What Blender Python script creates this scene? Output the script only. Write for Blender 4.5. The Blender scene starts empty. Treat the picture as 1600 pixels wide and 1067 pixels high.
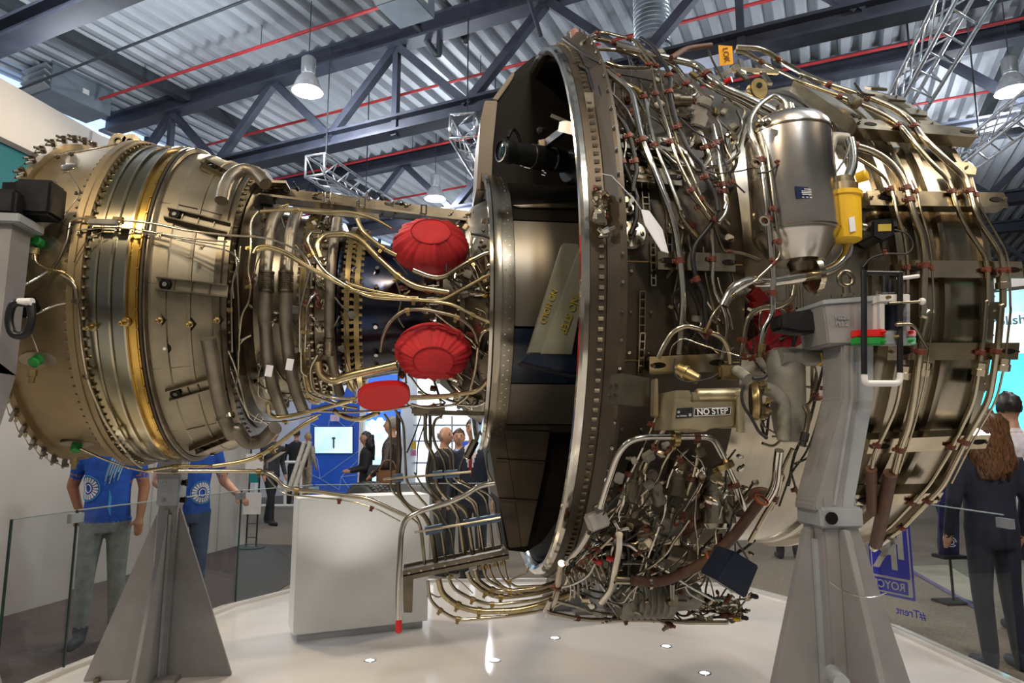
import bpy, bmesh, math, random
from mathutils import Vector, Matrix, Euler, noise
R_ = math.radians
rnd = random.Random(7)
SC = bpy.context.scene
COL = SC.collection

# ---------------------------------------------------------------- camera
FPX, CW, CH = 1063.0, 1600.0, 1067.0
PSI, TH, CZ = R_(7.1), R_(8.25), 1.5
FW = Vector((math.sin(PSI)*math.cos(TH), math.cos(PSI)*math.cos(TH), math.sin(TH)))
RT = Vector((math.cos(PSI), -math.sin(PSI), 0))
UP = RT.cross(FW)
CAM = Vector((0, 0, CZ))
cd = bpy.data.cameras.new('camera'); cam = bpy.data.objects.new('camera', cd); COL.objects.link(cam)
cd.sensor_width = 36; cd.lens = 36*FPX/CW; cd.clip_start = .05; cd.clip_end = 200
M = Matrix((RT, UP, -FW)).transposed().to_4x4(); M.translation = CAM
cam.matrix_world = M
SC.camera = cam

# ---------------------------------------------------------------- world and light
w = bpy.data.worlds.new('world'); SC.world = w; w.use_nodes = True
w.node_tree.nodes['Background'].inputs[0].default_value = (.95, .90, .84, 1)
w.node_tree.nodes['Background'].inputs[1].default_value = .13
SC.view_settings.view_transform = 'Standard'; SC.view_settings.look = 'None'
SC.view_settings.exposure = .58; SC.view_settings.gamma = 1.0; SC.view_settings.use_curve_mapping = False

cy = getattr(SC, 'cycles', None)
if cy is not None:
    cy.max_bounces = 7; cy.diffuse_bounces = 3; cy.glossy_bounces = 3; cy.transparent_max_bounces = 12; cy.caustics_reflective = False; cy.caustics_refractive = False

def area(name, loc, target, power, size, color):
    l = bpy.data.lights.new(name, 'AREA'); l.energy = power; l.shape = 'DISK'; l.size = size; l.color = color
    o = bpy.data.objects.new(name, l); COL.objects.link(o); o.location = loc
    o.rotation_euler = (Vector(target)-Vector(loc)).to_track_quat('-Z', 'Y').to_euler()
    return o
WARM = (1, .80, .55)
# stand spotlights hung from the lighting rig above the display
area('rig_light_front_left', (-2.6, -.2, 5.2), (-.9, 3.4, 2.2), 60, .45, WARM)
area('rig_light_front_mid', (.5, -.6, 5.4), (.4, 3.4, 2.2), 45, .45, WARM)
area('rig_light_front_right', (4.2, .4, 5.4), (1.5, 3.4, 2.2), 50, .45, WARM)
area('rig_light_back_left', (-2.4, 6.6, 5.4), (-.8, 4.2, .6), 75, .5, WARM)
area('rig_light_back_right', (2.8, 7.2, 5.4), (1.0, 4.6, .6), 75, .5, WARM)
# added fill lights, no fixtures, that brighten the roof deck
for up in ((-4.5, 9.5), (3.5, 9.0), (.5, 14.5), (9.5, 11.0)):
    area('ceiling_fill', (up[0], up[1], 5.9), (up[0], up[1], 9), 38, 1.6, (.86, .92, 1))

# ---------------------------------------------------------------- pixel helpers (1600 x 1067 frame)
AY, AZ = 3.6, 2.18            # the engine's axis runs along X through this Y, Z
def ray(x, y): return FW + RT*((x-800)/FPX) - UP*((y-533.5)/FPX)
def atz(x, y, z): d = ray(x, y); return CAM + d*((z-CZ)/d.z)
def aty(x, y, Y): d = ray(x, y); return CAM + d*(Y/d.y)
def atd(x, y, dist): return CAM + ray(x, y)*dist
def cyl(x, y, r):
    d = ray(x, y); a = d.y**2+d.z**2; b = -2*(d.y*AY+d.z*(AZ-CZ)); c = AY*AY+(AZ-CZ)**2-r*r
    D = max(b*b-4*a*c, 0); return CAM + d*((-b-math.sqrt(D))/(2*a))
def depth(p): return (p-CAM).dot(FW)
CR = {'A': (800, 0, 3.2), 'B': (1100, 0, 3.2), 'C': (0, 200, 4.0), 'D': (0, 430, 3.4425), 'E': (350, 250, 3.5556),
      'F': (350, 450, 3.5556), 'G': (700, 30, 3.5567), 'H': (700, 300, 3.5567), 'I': (700, 560, 3.137),
      'J': (880, 30, 3.556), 'K': (900, 300, 4.103), 'L': (1150, 130, 3.233), 'M': (1300, 150, 3.05),
      'N': (1200, 420, 3.1375), 'O': (900, 520, 3.81), 'P': (850, 740, 4.0), 'Q': (580, 640, 2.963),
      'R': (1150, 720, 3.0756), 'S': (0, 680, 2.7575), 'T': (350, 620, 3.5556), 'U': (1230, 420, 5.336), 'V': (1010, 560, 7.619), 'W': (900, 850, 5.333), 'X': (760, 180, 8.894), '0': (0, 0, 1.0)}
def pxs(crop, pts):
    x0, y0, s = CR[crop]; return [(x0+p[0]/s, y0+p[1]/s)+tuple(p[2:]) for p in pts]

# ---------------------------------------------------------------- materials
MATS = {}
def mat(name, col, rough=.5, metal=0., var=.15, scale=6., bump=0., col2=None, rvar=.1, stretch=None, emit=0., coat=0., spec=.5):
    if name in MATS: return MATS[name]
    m = bpy.data.materials.new(name); m.use_nodes = True; nt = m.node_tree; b = nt.nodes['Principled BSDF']
    tc = nt.nodes.new('ShaderNodeTexCoord'); mp = nt.nodes.new('ShaderNodeMapping'); nz = nt.nodes.new('ShaderNodeTexNoise')
    nt.links.new(tc.outputs['Object'], mp.inputs[0]); nt.links.new(mp.outputs[0], nz.inputs['Vector'])
    if stretch: mp.inputs['Scale'].default_value = stretch
    nz.inputs['Scale'].default_value = scale; nz.inputs['Detail'].default_value = 5
    cr = nt.nodes.new('ShaderNodeValToRGB'); nt.links.new(nz.outputs[0], cr.inputs[0])
    c2 = col2 or tuple(max(0, c*(1-2*var)) for c in col)
    c1 = col if col2 else tuple(min(1, c*(1+var)) for c in col)
    cr.color_ramp.elements[0].position = .3; cr.color_ramp.elements[1].position = .7
    cr.color_ramp.elements[0].color = (*c2, 1); cr.color_ramp.elements[1].color = (*c1, 1)
    nt.links.new(cr.outputs[0], b.inputs['Base Color'])
    mr = nt.nodes.new('ShaderNodeMapRange'); nt.links.new(nz.outputs[0], mr.inputs[0])
    mr.inputs['To Min'].default_value = max(.02, rough-rvar); mr.inputs['To Max'].default_value = min(1, rough+rvar)
    nt.links.new(mr.outputs[0], b.inputs['Roughness'])
    b.inputs['Metallic'].default_value = metal
    b.inputs['Specular IOR Level'].default_value = spec
    if coat: b.inputs['Coat Weight'].default_value = coat; b.inputs['Coat Roughness'].default_value = .06
    if bump:
        bp = nt.nodes.new('ShaderNodeBump'); bp.inputs['Strength'].default_value = bump; bp.inputs['Distance'].default_value = .01
        nt.links.new(nz.outputs[0], bp.inputs['Height']); nt.links.new(bp.outputs[0], b.inputs['Normal'])
    if emit:
        nt.links.new(cr.outputs[0], b.inputs['Emission Color']); b.inputs['Emission Strength'].default_value = emit
    MATS[name] = m; return m
STEEL = mat('steel', (.54, .47, .34), .19, 1, .12, 9)
STEELD = mat('steel_dull', (.27, .23, .165), .32, 1, .2, 8)
BRIGHT = mat('bright_steel', (.70, .66, .57), .13, 1, .06, 12)
BRUSH = mat('brushed_case', (.43, .385, .30), .24, 1, .08, 3, stretch=(8, 1, 1))
TAN = mat('tan_exhaust_metal', (.40, .31, .18), .48, .85, .2, 3.0, col2=(.24, .18, .095))
BAND = mat('turbine_band', (.47, .40, .25), .24, 1, .2, 3, stretch=(1, 1, 1))
BLUE = mat('heat_blue_band', (.24, .25, .22), .22, 1, .3, 2.2, col2=(.36, .30, .16))
GOLD = mat('heat_gold_band', (.66, .42, .10), .24, 1, .15, 3)
MATTE = mat('matte_turbine_case', (.37, .32, .225), .44, .9, .16, 5)
DUCT = mat('grey_duct', (.27, .235, .18), .44, .85, .15, 10)
DARK = mat('dark_composite', (.010, .008, .006), .55, 0, .25, 5, spec=.12)
BROWN = mat('brown_panel', (.085, .066, .045), .42, .45, .2, 4)
GREYP = mat('grey_duct_panel', (.23, .205, .165), .36, .7, .15, 3)
BLACK = mat('black_rubber', (.014, .014, .015), .5, 0, .2, 20)
BLKMET = mat('black_metal', (.02, .02, .022), .35, .3, .2, 12)
CLAMP = mat('brown_clamp', (.16, .042, .022), .5, .1, .2, 30)
BRASS = mat('brass', (.44, .33, .15), .34, 1, .15, 14)
CAST = mat('cast_grey', (.30, .285, .235), .55, .35, .15, 18, bump=.1)
HOSE = mat('brown_hose', (.125, .057, .032), .6, 0, .15, 25)
RED = mat('red_fabric', (.62, .028, .034), .75, 0, .12, 14, bump=.15)
REDGL = mat('red_plastic', (.68, .02, .02), .28, 0, .06, 5)
REDP = mat('red_painted', (.28, .012, .015), .4, 0, .15, 8)
WHITE = mat('white_paint', (.82, .80, .78), .45, 0, .03, 3)
GLOSSW = mat('glossy_white_floor', (.70, .67, .65), .10, 0, .02, 1.2, rvar=.04)
STAND = mat('stand_grey', (.30, .29, .285), .42, .15, .06, 10)
STANDL = mat('stand_light', (.42, .45, .47), .35, .3, .06, 10)
CARPET = mat('carpet', (.19, .155, .12), .95, 0, .2, 40, bump=.3)
CARPETD = mat('carpet_dark', (.055, .042, .045), .95, 0, .2, 40, bump=.3)
DECK = mat('roof_deck', (.44, .48, .53), .5, .1, .08, .8)
TRUSS = mat('truss_paint', (.050, .058, .085), .5, .2, .15, 4)
TRUSSD = mat('joist_paint', (.045, .055, .065), .5, .2, .15, 4)
REDPIPE = mat('sprinkler_red', (.45, .03, .035), .45, 0, .1, 6)
ALU = mat('aluminium', (.72, .74, .78), .3, .9, .08, 10)
GALV = mat('galvanised', (.60, .66, .72), .32, .9, .12, 6)
YEL = mat('yellow', (.85, .52, .02), .4, 0, .05, 8)
ORANGE = mat('orange_tag', (.90, .42, .01), .55, 0, .05, 8)
INK = mat('black_ink', (.01, .01, .012), .5, 0, .1, 8)
YINK = mat('yellow_ink', (.42, .33, .03), .6, .0, .25, 20)
GREEN = mat('green', (.02, .30, .05), .45, 0, .1, 8)
NAVYB = mat('dark_blue_panel', (.008, .014, .030), .25, 0, .1, 4)
PLATE = mat('name_plate_blue', (.015, .03, .10), .35, .2, .1, 8)
PAPER = mat('paper', (.78, .79, .84), .7, 0, .04, 8)
COMP = mat('compressor_blue', (.03, .05, .11), .2, 1, .5, 5, col2=(.10, .085, .07))
CABLE = mat('flecked_cable', (.30, .30, .10), .5, 0, .2, 230, col2=(.010, .012, .011)); _r = [n for n in CABLE.node_tree.nodes if n.type == 'VALTORGB'][0]; _r.color_ramp.elements[0].position = .60; _r.color_ramp.elements[1].position = .63
def emis(name, col, s):
    if name in MATS: return MATS[name]
    m = bpy.data.materials.new(name); m.use_nodes = True; nt = m.node_tree; b = nt.nodes['Principled BSDF']
    b.inputs['Base Color'].default_value = (*col, 1); b.inputs['Emission Color'].default_value = (*col, 1); b.inputs['Emission Strength'].default_value = s
    MATS[name] = m; return m
LAMP = emis('lamp_glow', (1, .98, .95), 14)
def glassmat():
    m = bpy.data.materials.new('clear_glass'); m.use_nodes = True; nt = m.node_tree; nt.nodes.clear()
    o = nt.nodes.new('ShaderNodeOutputMaterial'); mx = nt.nodes.new('ShaderNodeMixShader'); t = nt.nodes.new('ShaderNodeBsdfTransparent')
    g = nt.nodes.new('ShaderNodeBsdfGlossy'); fr = nt.nodes.new('ShaderNodeFresnel'); g.inputs['Roughness'].default_value = .02
    fr.inputs['IOR'].default_value = 1.5; t.inputs[0].default_value = (.92, .93, .925, 1)
    ge = nt.nodes.new('ShaderNodeNewGeometry'); mm = nt.nodes.new('ShaderNodeMath'); mm.operation = 'MULTIPLY_ADD'; nt.links.new(ge.outputs['Backfacing'], mm.inputs[0]); nt.links.new(fr.outputs[0], mm.inputs[2])
    m2 = nt.nodes.new('ShaderNodeMath'); m2.operation = 'SUBTRACT'; m2.inputs[0].default_value = 1; nt.links.new(ge.outputs['Backfacing'], m2.inputs[1]); m3 = nt.nodes.new('ShaderNodeMath'); m3.operation = 'MULTIPLY'; nt.links.new(m2.outputs[0], m3.inputs[0]); nt.links.new(fr.outputs[0], m3.inputs[1]); nt.nodes.remove(mm)
    nt.links.new(m3.outputs[0], mx.inputs[0]); nt.links.new(t.outputs[0], mx.inputs[1]); nt.links.new(g.outputs[0], mx.inputs[2]); nt.links.new(mx.outputs[0], o.inputs[0])
    return m
GLASS = glassmat()

# ---------------------------------------------------------------- mesh helpers
def link(name, me, m=None, parent=None, smooth=False, label=None):
    o = bpy.data.objects.new(name, me); COL.objects.link(o)
    if m is not None and not me.materials:
        for q in (m if isinstance(m, (list, tuple)) else [m]): me.materials.append(q)
    if smooth: me.polygons.foreach_set('use_smooth', [True]*len(me.polygons))
    if parent is not None:
        o.parent = parent; pw = Matrix.Translation(parent.location) if parent.type == 'EMPTY' else Matrix.Identity(4)
        o.matrix_parent_inverse = pw.inverted()
    if label: o['label'] = label
    return o
def mesh(name, vs, fs, m=None, parent=None, smooth=False, label=None):
    me = bpy.data.meshes.new(name); me.from_pydata([tuple(v) for v in vs], [], fs); me.update()
    return link(name, me, m, parent, smooth, label)
def bmobj(name, bm, m=None, parent=None, smooth=False, label=None):
    bmesh.ops.recalc_face_normals(bm, faces=bm.faces)
    me = bpy.data.meshes.new(name); bm.to_mesh(me); bm.free(); return link(name, me, m, parent, smooth, label)
def tag(o, label, cat, group=None, kind=None):
    if label: o['label'] = label
    if cat: o['category'] = cat
    if group: o['group'] = group
    if kind: o['kind'] = kind
    return o
def empty(name, loc, label=None, cat=None, group=None, kind=None):
    o = bpy.data.objects.new(name, None); COL.objects.link(o); o.location = loc; o.empty_display_size = .1
    return tag(o, label, cat, group, kind)
def sharp(o, ang=35):
    me = o.data; me.polygons.foreach_set('use_smooth', [True]*len(me.polygons))
    bm = bmesh.new(); bm.from_mesh(me)
    for e in bm.edges:
        if len(e.link_faces) == 2 and e.calc_face_angle(0) > R_(ang): e.smooth = False
    bm.to_mesh(me); bm.free(); return o
def lathe(name, prof, m, parent=None, n=128, a0=0, a1=360, label=None, c=(AY, AZ)):
    """profile of (x, r) turned about the engine's axis; angle 0 = up, 90 = towards the camera"""
    full = abs(a1-a0) >= 359.9; k = n if full else n+1; vs = []; fs = []
    for i in range(k):
        a = R_(a0+(a1-a0)*i/n)
        for x, r in prof: vs.append((x, c[0]-r*math.sin(a), c[1]+r*math.cos(a)))
    L = len(prof)
    for i in range(n):
        j = (i+1) % k
        for q in range(L-1): fs.append((i*L+q, j*L+q, j*L+q+1, i*L+q+1))
    return sharp(mesh(name, vs, fs, m, parent, True, label), 25)
def frame(t):
    t = t.normalized(); a = Vector((0, 0, 1)) if abs(t.z) < .9 else Vector((1, 0, 0))
    u = t.cross(a).normalized(); return u, t.cross(u).normalized()
def fillet(pts, rad=.06, n=5):
    pts = [Vector(p) for p in pts]
    if len(pts) < 3: return pts
    out = [pts[0]]
    for i in range(1, len(pts)-1):
        a, b, c = pts[i-1], pts[i], pts[i+1]; la, lc = (a-b).length, (c-b).length
        if la < 1e-6 or lc < 1e-6: continue
        d = min(rad, la*.49, lc*.49); p, q = b+(a-b)*(d/la), b+(c-b)*(d/lc)
        for k in range(n+1):
            t = k/n; out.append(p*(1-t)**2 + b*2*t*(1-t) + q*t*t)
    out.append(pts[-1]); return out
def sweep(pts, rad, n=10, cap=True):
    """rad: number or one per point"""
    pts = [Vector(p) for p in pts]; L = len(pts); vs = []; fs = []
    rr = rad if isinstance(rad, (list, tuple)) else [rad]*L
    tan = [((pts[min(i+1, L-1)]-pts[max(i-1, 0)])) for i in range(L)]
    u, v = frame(tan[0])
    for i in range(L):
        t = tan[i].normalized() if tan[i].length > 1e-9 else Vector((0, 0, 1))
        u = (u - t*u.dot(t)); u = u.normalized() if u.length > 1e-6 else frame(t)[0]
        v = t.cross(u)
        for k in range(n):
            a = 2*math.pi*k/n; vs.append(pts[i]+(u*math.cos(a)+v*math.sin(a))*rr[i])
    for i in range(L-1):
        for k in range(n):
            j = (k+1) % n; fs.append((i*n+k, i*n+j, (i+1)*n+j, (i+1)*n+k))
    if cap: fs.append(tuple(range(n-1, -1, -1))); fs.append(tuple((L-1)*n+k for k in range(n)))
    return vs, fs
def tube(name, pts, rad, m, parent=None, n=10, label=None):
    vs, fs = sweep(pts, rad, n); return sharp(mesh(name, vs, fs, m, parent, True, label), 50)
def bar(name, a, b, wd, ht, m, parent=None, upv=(0, 0, 1), label=None):
    """a box from a to b, wd wide, ht high"""
    a, b = Vector(a), Vector(b); t = (b-a).normalized(); upv = Vector(upv)
    if abs(t.dot(upv)) > .99: upv = Vector((1, 0, 0))
    s = t.cross(upv).normalized(); q = s.cross(t)
    vs = [p + s*(i*wd/2) + q*(j*ht/2) for p in (a, b) for i, j in ((-1, -1), (1, -1), (1, 1), (-1, 1))]
    return mesh(name, vs, [(3, 2, 1, 0), (4, 5, 6, 7), (0, 1, 5, 4), (1, 2, 6, 5), (2, 3, 7, 6), (3, 0, 4, 7)], m, parent, label=label)
def box(name, c, s, m, parent=None, bev=.0, rot=None, label=None, seg=2):
    bm = bmesh.new(); bmesh.ops.create_cube(bm, size=1); bmesh.ops.scale(bm, vec=s, verts=bm.verts)
    if bev: bmesh.ops.bevel(bm, geom=bm.edges[:], offset=bev, segments=seg, affect='EDGES')
    if rot is not None: bmesh.ops.rotate(bm, verts=bm.verts, cent=(0, 0, 0), matrix=rot if isinstance(rot, Matrix) else Euler(rot).to_matrix())
    bmesh.ops.translate(bm, vec=c, verts=bm.verts)
    o = bmobj(name, bm, m, parent, False, label)
    return sharp(o, 40) if bev else o
def prism(name, pts, dvec, m, parent=None, bev=0., label=None):
    """closed outline of 3-D points pushed along dvec"""
    bm = bmesh.new(); vs = [bm.verts.new(p) for p in pts]; f = bm.faces.new(vs)
    r = bmesh.ops.extrude_face_region(bm, geom=[f]); nv = [g for g in r['geom'] if isinstance(g, bmesh.types.BMVert)]
    bmesh.ops.translate(bm, vec=dvec, verts=nv)
    if bev: bmesh.ops.bevel(bm, geom=bm.edges[:], offset=bev, segments=2, affect='EDGES')
    return bmobj(name, bm, m, parent, False, label)
def pprism(name, crop, pts, Y, dep, m, parent=None, bev=0., label=None):
    return prism(name, [aty(x, y, Y) for x, y in pxs(crop, pts)], (0, dep, 0), m, parent, bev, label)
def turn(name, prof, m, a, axis, parent=None, n=24, label=None, cap=True):
    """profile of (h, r) turned about an axis through a"""
    a = Vector(a); axis = Vector(axis).normalized(); u, v = frame(axis); vs = []; fs = []
    for h, r in prof:
        for k in range(n):
            t = 2*math.pi*k/n; vs.append(a+axis*h+(u*math.cos(t)+v*math.sin(t))*r)
    for i in range(len(prof)-1):
        for k in range(n): j = (k+1) % n; fs.append((i*n+k, i*n+j, (i+1)*n+j, (i+1)*n+k))
    if cap: fs.append(tuple(range(n-1, -1, -1))); fs.append(tuple((len(prof)-1)*n+k for k in range(n)))
    return sharp(mesh(name, vs, fs, m, parent, True, label), 35)
def text(name, s, loc, right, upv, h, m, parent=None, mirror=False, ext=.0006, align='CENTER', label=None):
    c = bpy.data.curves.new(name, 'FONT'); c.body = s; c.size = h*1.38; c.extrude = ext; c.offset = h*.022; c.align_x = align; c.align_y = 'CENTER'
    t = bpy.data.objects.new(name, c); COL.objects.link(t); dg = bpy.context.evaluated_depsgraph_get()
    me = bpy.data.meshes.new_from_object(t.evaluated_get(dg)); bpy.data.objects.remove(t)
    r = Vector(right).normalized(); u = Vector(upv).normalized(); nrm = r.cross(u)
    mm = Matrix((r*(-1 if mirror else 1), u, nrm)).transposed().to_4x4(); mm.translation = Vector(loc); me.transform(mm)
    return link(name, me, m, parent, label=label)
def joinm(objs, name=None):
    """join several freshly made mesh objects into the first one's mesh (keeps materials)"""
    bm = bmesh.new(); mats = []
    for o in objs:
        base = len(bm.faces); bm.from_mesh(o.data); bm.faces.ensure_lookup_table()
        idx = []
        for q in o.data.materials:
            if q not in mats: mats.append(q)
            idx.append(mats.index(q))
        for f in bm.faces[base:]: f.material_index = idx[f.material_index] if idx else 0
    first = objs[0]; me = bpy.data.meshes.new(first.name)
    bm.to_mesh(me); bm.free()
    for q in mats: me.materials.append(q)
    first.data = me
    for o in objs[1:]: bpy.data.objects.remove(o)
    if name: first.name = name
    return first
# ================================================================ the hall
HD = R_(-57.5)
D1 = Vector((math.sin(HD), math.cos(HD), 0)); D2 = Vector((math.cos(HD), -math.sin(HD), 0)); ZV = Vector((0, 0, 1))
FWH = Vector((math.sin(PSI), math.cos(PSI), 0))
def hall(s, t, z): return D2*s + D1*t + ZV*z
def ath(x, y, dist): d = ray(x, y); return CAM + d*(dist/d.dot(FWH))
def struct(o, kind='structure'): o['kind'] = kind; return o

struct(mesh('floor', [hall(-14, -26, 0), hall(44, -26, 0), hall(44, 32, 0), hall(-14, 32, 0)], [(0, 1, 2, 3)], CARPET))
# corrugated roof deck
vs, fs = [], []; pitch, zb, dp = .33, 8.36, .13; k = 0; t = -26.
while t < 32:
    for dt, dz in ((0, 0), (.12, 0), (.165, dp), (.285, dp)):
        vs += [hall(-14, t+dt, zb+dz), hall(44, t+dt, zb+dz)]
    t += pitch
n = len(vs)//2
fs = [(2*i, 2*i+1, 2*i+3, 2*i+2) for i in range(n-1)]
struct(mesh('ceiling', vs, fs, DECK))
struct(mesh('wall_back', [hall(44, -26, 0), hall(44, 32, 0), hall(44, 32, 8.5), hall(44, -26, 8.5)], [(0, 1, 2, 3)], mat('hall_wall', (.62, .64, .68), .7, 0, .04, .5)))
TW = atz(95, 190, 7.9).dot(D1)
wl = struct(mesh('wall_left', [hall(-14, TW, 0), hall(44, TW, 0), hall(44, TW, 7.95), hall(-14, TW, 7.95)], [(0, 1, 2, 3)], MATS['hall_wall']))
win = emis('clerestory_daylight', (.50, .68, 1.0), .9)
for i in range(10):
    o = box('window_%d' % (i+1), hall(2+i*2.2, TW, 8.15), (2.1, .05, .36), win, rot=(0, 0, math.atan2(D2.y, D2.x))); struct(o)
    f = bar('window_frame', hall(.9+i*2.2, TW-.03, 7.96), hall(.9+i*2.2, TW-.03, 8.34), .09, .12, TRUSSD, o)

def ibeam(name, a, b, wd, ht, m, parent):
    a, b = Vector(a), Vector(b); t = (b-a).normalized(); s = t.cross(ZV).normalized(); q = s.cross(t); tf, tw = .045, .03
    pr = [(-wd/2, -ht/2), (wd/2, -ht/2), (wd/2, -ht/2+tf), (tw/2, -ht/2+tf), (tw/2, ht/2-tf), (wd/2, ht/2-tf), (wd/2, ht/2), (-wd/2, ht/2), (-wd/2, ht/2-tf), (-tw/2, ht/2-tf), (-tw/2, -ht/2+tf), (-wd/2, -ht/2+tf)]
    n = len(pr); vs = [p+s*x+q*y for p in (a, b) for x, y in pr]
    fs = [tuple(range(n-1, -1, -1)), tuple(range(n, 2*n))]+[(i, (i+1) % n, n+(i+1) % n, n+i) for i in range(n)]
    return mesh(name, vs, fs, m, parent)
names = ['nearest roof truss, its broad lower chord crossing the upper left corner', 'roof truss just behind the engine, with zigzag struts above the core',
         'second roof truss behind the engine, lower and farther back', 'third roof truss in the distance under the deck', 'farthest roof truss near the back wall']
for k, s in enumerate((4.5, 8.75, 12.95, 17.15, 25.5)):
    tr = empty('roof_truss', hall(s, 6, 8.3), 'dark blue grey steel '+names[k], 'roof truss', 'roof trusses')
    t0, t1 = -14, 26
    ibeam('top_chord', hall(s, t0, 8.18), hall(s, t1, 8.18), .30, .34, TRUSS, tr)
    ibeam('bottom_chord', hall(s, t0, 6.62), hall(s, t1, 6.62), .30, .28, TRUSS, tr)
    j = -7
    while j < 7:
        tt = 6.29+2.73*j; tl = tt+1.365
        bar('diagonal', hall(s, tt, 8.05), hall(s, tl, 6.72), .13, .13, TRUSS, tr, upv=D2)
        bar('diagonal', hall(s, tl, 6.72), hall(s, tt+2.73, 8.05), .13, .13, TRUSS, tr, upv=D2)
        if j % 2 == 0: bar('post', hall(s, tt, 8.05), hall(s, tt, 6.45), .10, .10, TRUSS, tr, upv=D2)
        j += 1
for k, t in enumerate((11.3, 17.0, -3.2)):
    o = bar('roof_joist', hall(0, t, 8.25), hall(30, t, 8.25), .16, .2, TRUSSD)
    tag(o, ('dark steel joist under the roof deck beside the air heater', 'dark steel joist under the deck towards the left wall', 'dark steel joist under the deck right of the engine')[k], 'joist', 'roof joists')
for k, s in enumerate((7.71, 10.06, 12.23, 14.7)):
    o = empty('sprinkler_pipe', hall(s, 6, 8.0), ('thin red sprinkler pipe nearest, ending at the air heater', 'thin red sprinkler pipe crossing behind the bright pendant lamp truss',
         'thin red sprinkler pipe running beyond the second roof truss', 'thin red sprinkler pipe farthest back, by the small pendant lamp')[k], 'pipe', 'red sprinkler pipes')
    te = (12.45, 24, 24, 24)[k]
    tube('pipe_run', [hall(s, -14, 8.0), hall(s, te, 8.0)], .028, REDPIPE, o, 8)
    for j in range(12):
        tt = -12+j*2.9
        if tt < te: tube('hanger', [hall(s, tt, 8.0), hall(s, tt, 8.38)], .007, TRUSSD, o, 5)
o = tube('conduit_pipe', [atz(8, 148, 7.8), atz(395, -4, 7.8)], .022, TRUSSD, None, 8); tag(o, 'thin dark conduit pipe hung in front of the air heater', 'pipe')

# pendant lamps
def pendant(p, label, power, seen=True):
    r = empty('pendant_lamp', (p.x, p.y, p.z-.2), label, 'lamp', 'hall pendant lamps')
    tube('cord', [p+ZV*.42, (p.x, p.y, 8.4)], .008, TRUSSD, r, 6)
    turn('housing', [(.12, .09), (.16, .11), (.38, .11), (.42, .07)], STANDL, p, ZV, r, 20)
    turn('shade', [(-.16, .235), (-.10, .215), (.04, .16), (.12, .10), (.125, .095), (.03, .15), (-.10, .20), (-.155, .225)], mat('lamp_shade', (.7, .72, .75), .25, .3, .03, 8), p, ZV, r, 28, cap=False)
    turn('bulb', [(-.19, .06), (-.17, .15), (-.13, .20), (-.04, .17), (.06, .08)], LAMP, p, ZV, r, 20)
    l = bpy.data.lights.new('lamp_light', 'POINT'); l.energy = power; l.shadow_soft_size = .2; l.color = (.93, .96, 1)
    lo = bpy.data.objects.new('lamp_light', l); COL.objects.link(lo); lo.location = p-ZV*.35
pendant(atz(481, 128, 7.0), 'bright pendant lamp hanging on a cord in front of the near truss', 220)
pendant(atz(680, 300, 7.0), 'small distant pendant lamp glowing above the red covers', 220)
pendant(atz(1580, 128, 7.0), 'pendant lamp with wide shade at the upper right edge', 220)
for s, t in ((7.6, -3.2), (2.7, 7.5), (2.7, -3.0), (-2.3, 7.5), (-2.3, -3.0), (17.5, 18), (12.4, 18.4), (7.6, 18), (17.5, 7.9), (17.5, -2.8), (23, 12)):     # the unseen rest of the lamp grid; last ones added to brighten the far hall
    l = bpy.data.lights.new('hall_lamp_light', 'POINT'); l.energy = 220; l.shadow_soft_size = .2; l.color = (.93, .96, 1)
    lo = bpy.data.objects.new('hall_lamp_light', l); COL.objects.link(lo); lo.location = hall(s, t, 6.7)

# air heaters
def heater(c, sx, sy, sz, label):
    r = empty('air_heater', c-ZV*(sz/2), label, 'air heater', 'ceiling air heaters'); a = math.atan2(D2.y, D2.x)
    rm = Matrix.Rotation(a, 3, 'Z'); GH = mat('heater_grey', (.20, .25, .30), .5, .2, .1, 3)
    box('body', c, (sx, sy, sz), GH, r, .01, rm)
    box('lid', c+ZV*(sz/2+.02), (sx*1.04, sy*1.04, .05), GH, r, .006, rm)
    for i in range(4):
        box('louvre', c+rm@Vector((-sx/2-.06, 0, -sz*.36+i*sz*.24)), (.14, sy*.96, .035), STANDL, r, .006, rm @ Matrix.Rotation(R_(25), 3, 'Y'))
    box('label_plate', c+rm@Vector((sx*.05, -sy/2-.008, .0)), (.12, .01, .10), WHITE, r, 0, rm)
    for i in (-1, 1):
        for j in (-1, 1):
            p = c+rm@Vector((i*sx*.4, j*sy*.45, sz/2)); tube('hanger_rod', [p, (p.x, p.y, 8.4)], .01, TRUSSD, r, 6)
    for i in (-1, 1):
        p = c+rm@Vector((i*sx*.4, 0, sz/2+.5)); bar('support_rail', p-D1*.75, p+D1*.6, .05, .05, TRUSSD, r)
hc = ath(110, 148, 12.3); heater(hc, 1.15, .75, .52, 'grey box air heater with louvres hung under the deck, upper left')
hc = atz(634, 4, 7.45); heater(hc, .58, .58, .3, 'square grey air heater cut by the top edge above the truss')
for k, q in enumerate(([(625, -8), (636, 20), (686, 91), (688, 45)], [(683, -8), (694, 12), (728, 70), (730, 25)])):
    o = tube('drain_pipe', fillet([ath(x, y, 10.4) for x, y in q], .12), .05, TRUSSD, None, 10); tag(o, ('dark V bent drain pipe under the square heater', 'dark V bent drain pipe right of the square heater')[k], 'pipe', 'drain pipes')
o = tube('hanging_tube', [ath(825, -6, 8.6), ath(845, 56, 8.6)], .032, TRUSS, None, 8); tag(o, 'thin slanted grey tube above the rear fan ring', 'tube')

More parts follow.
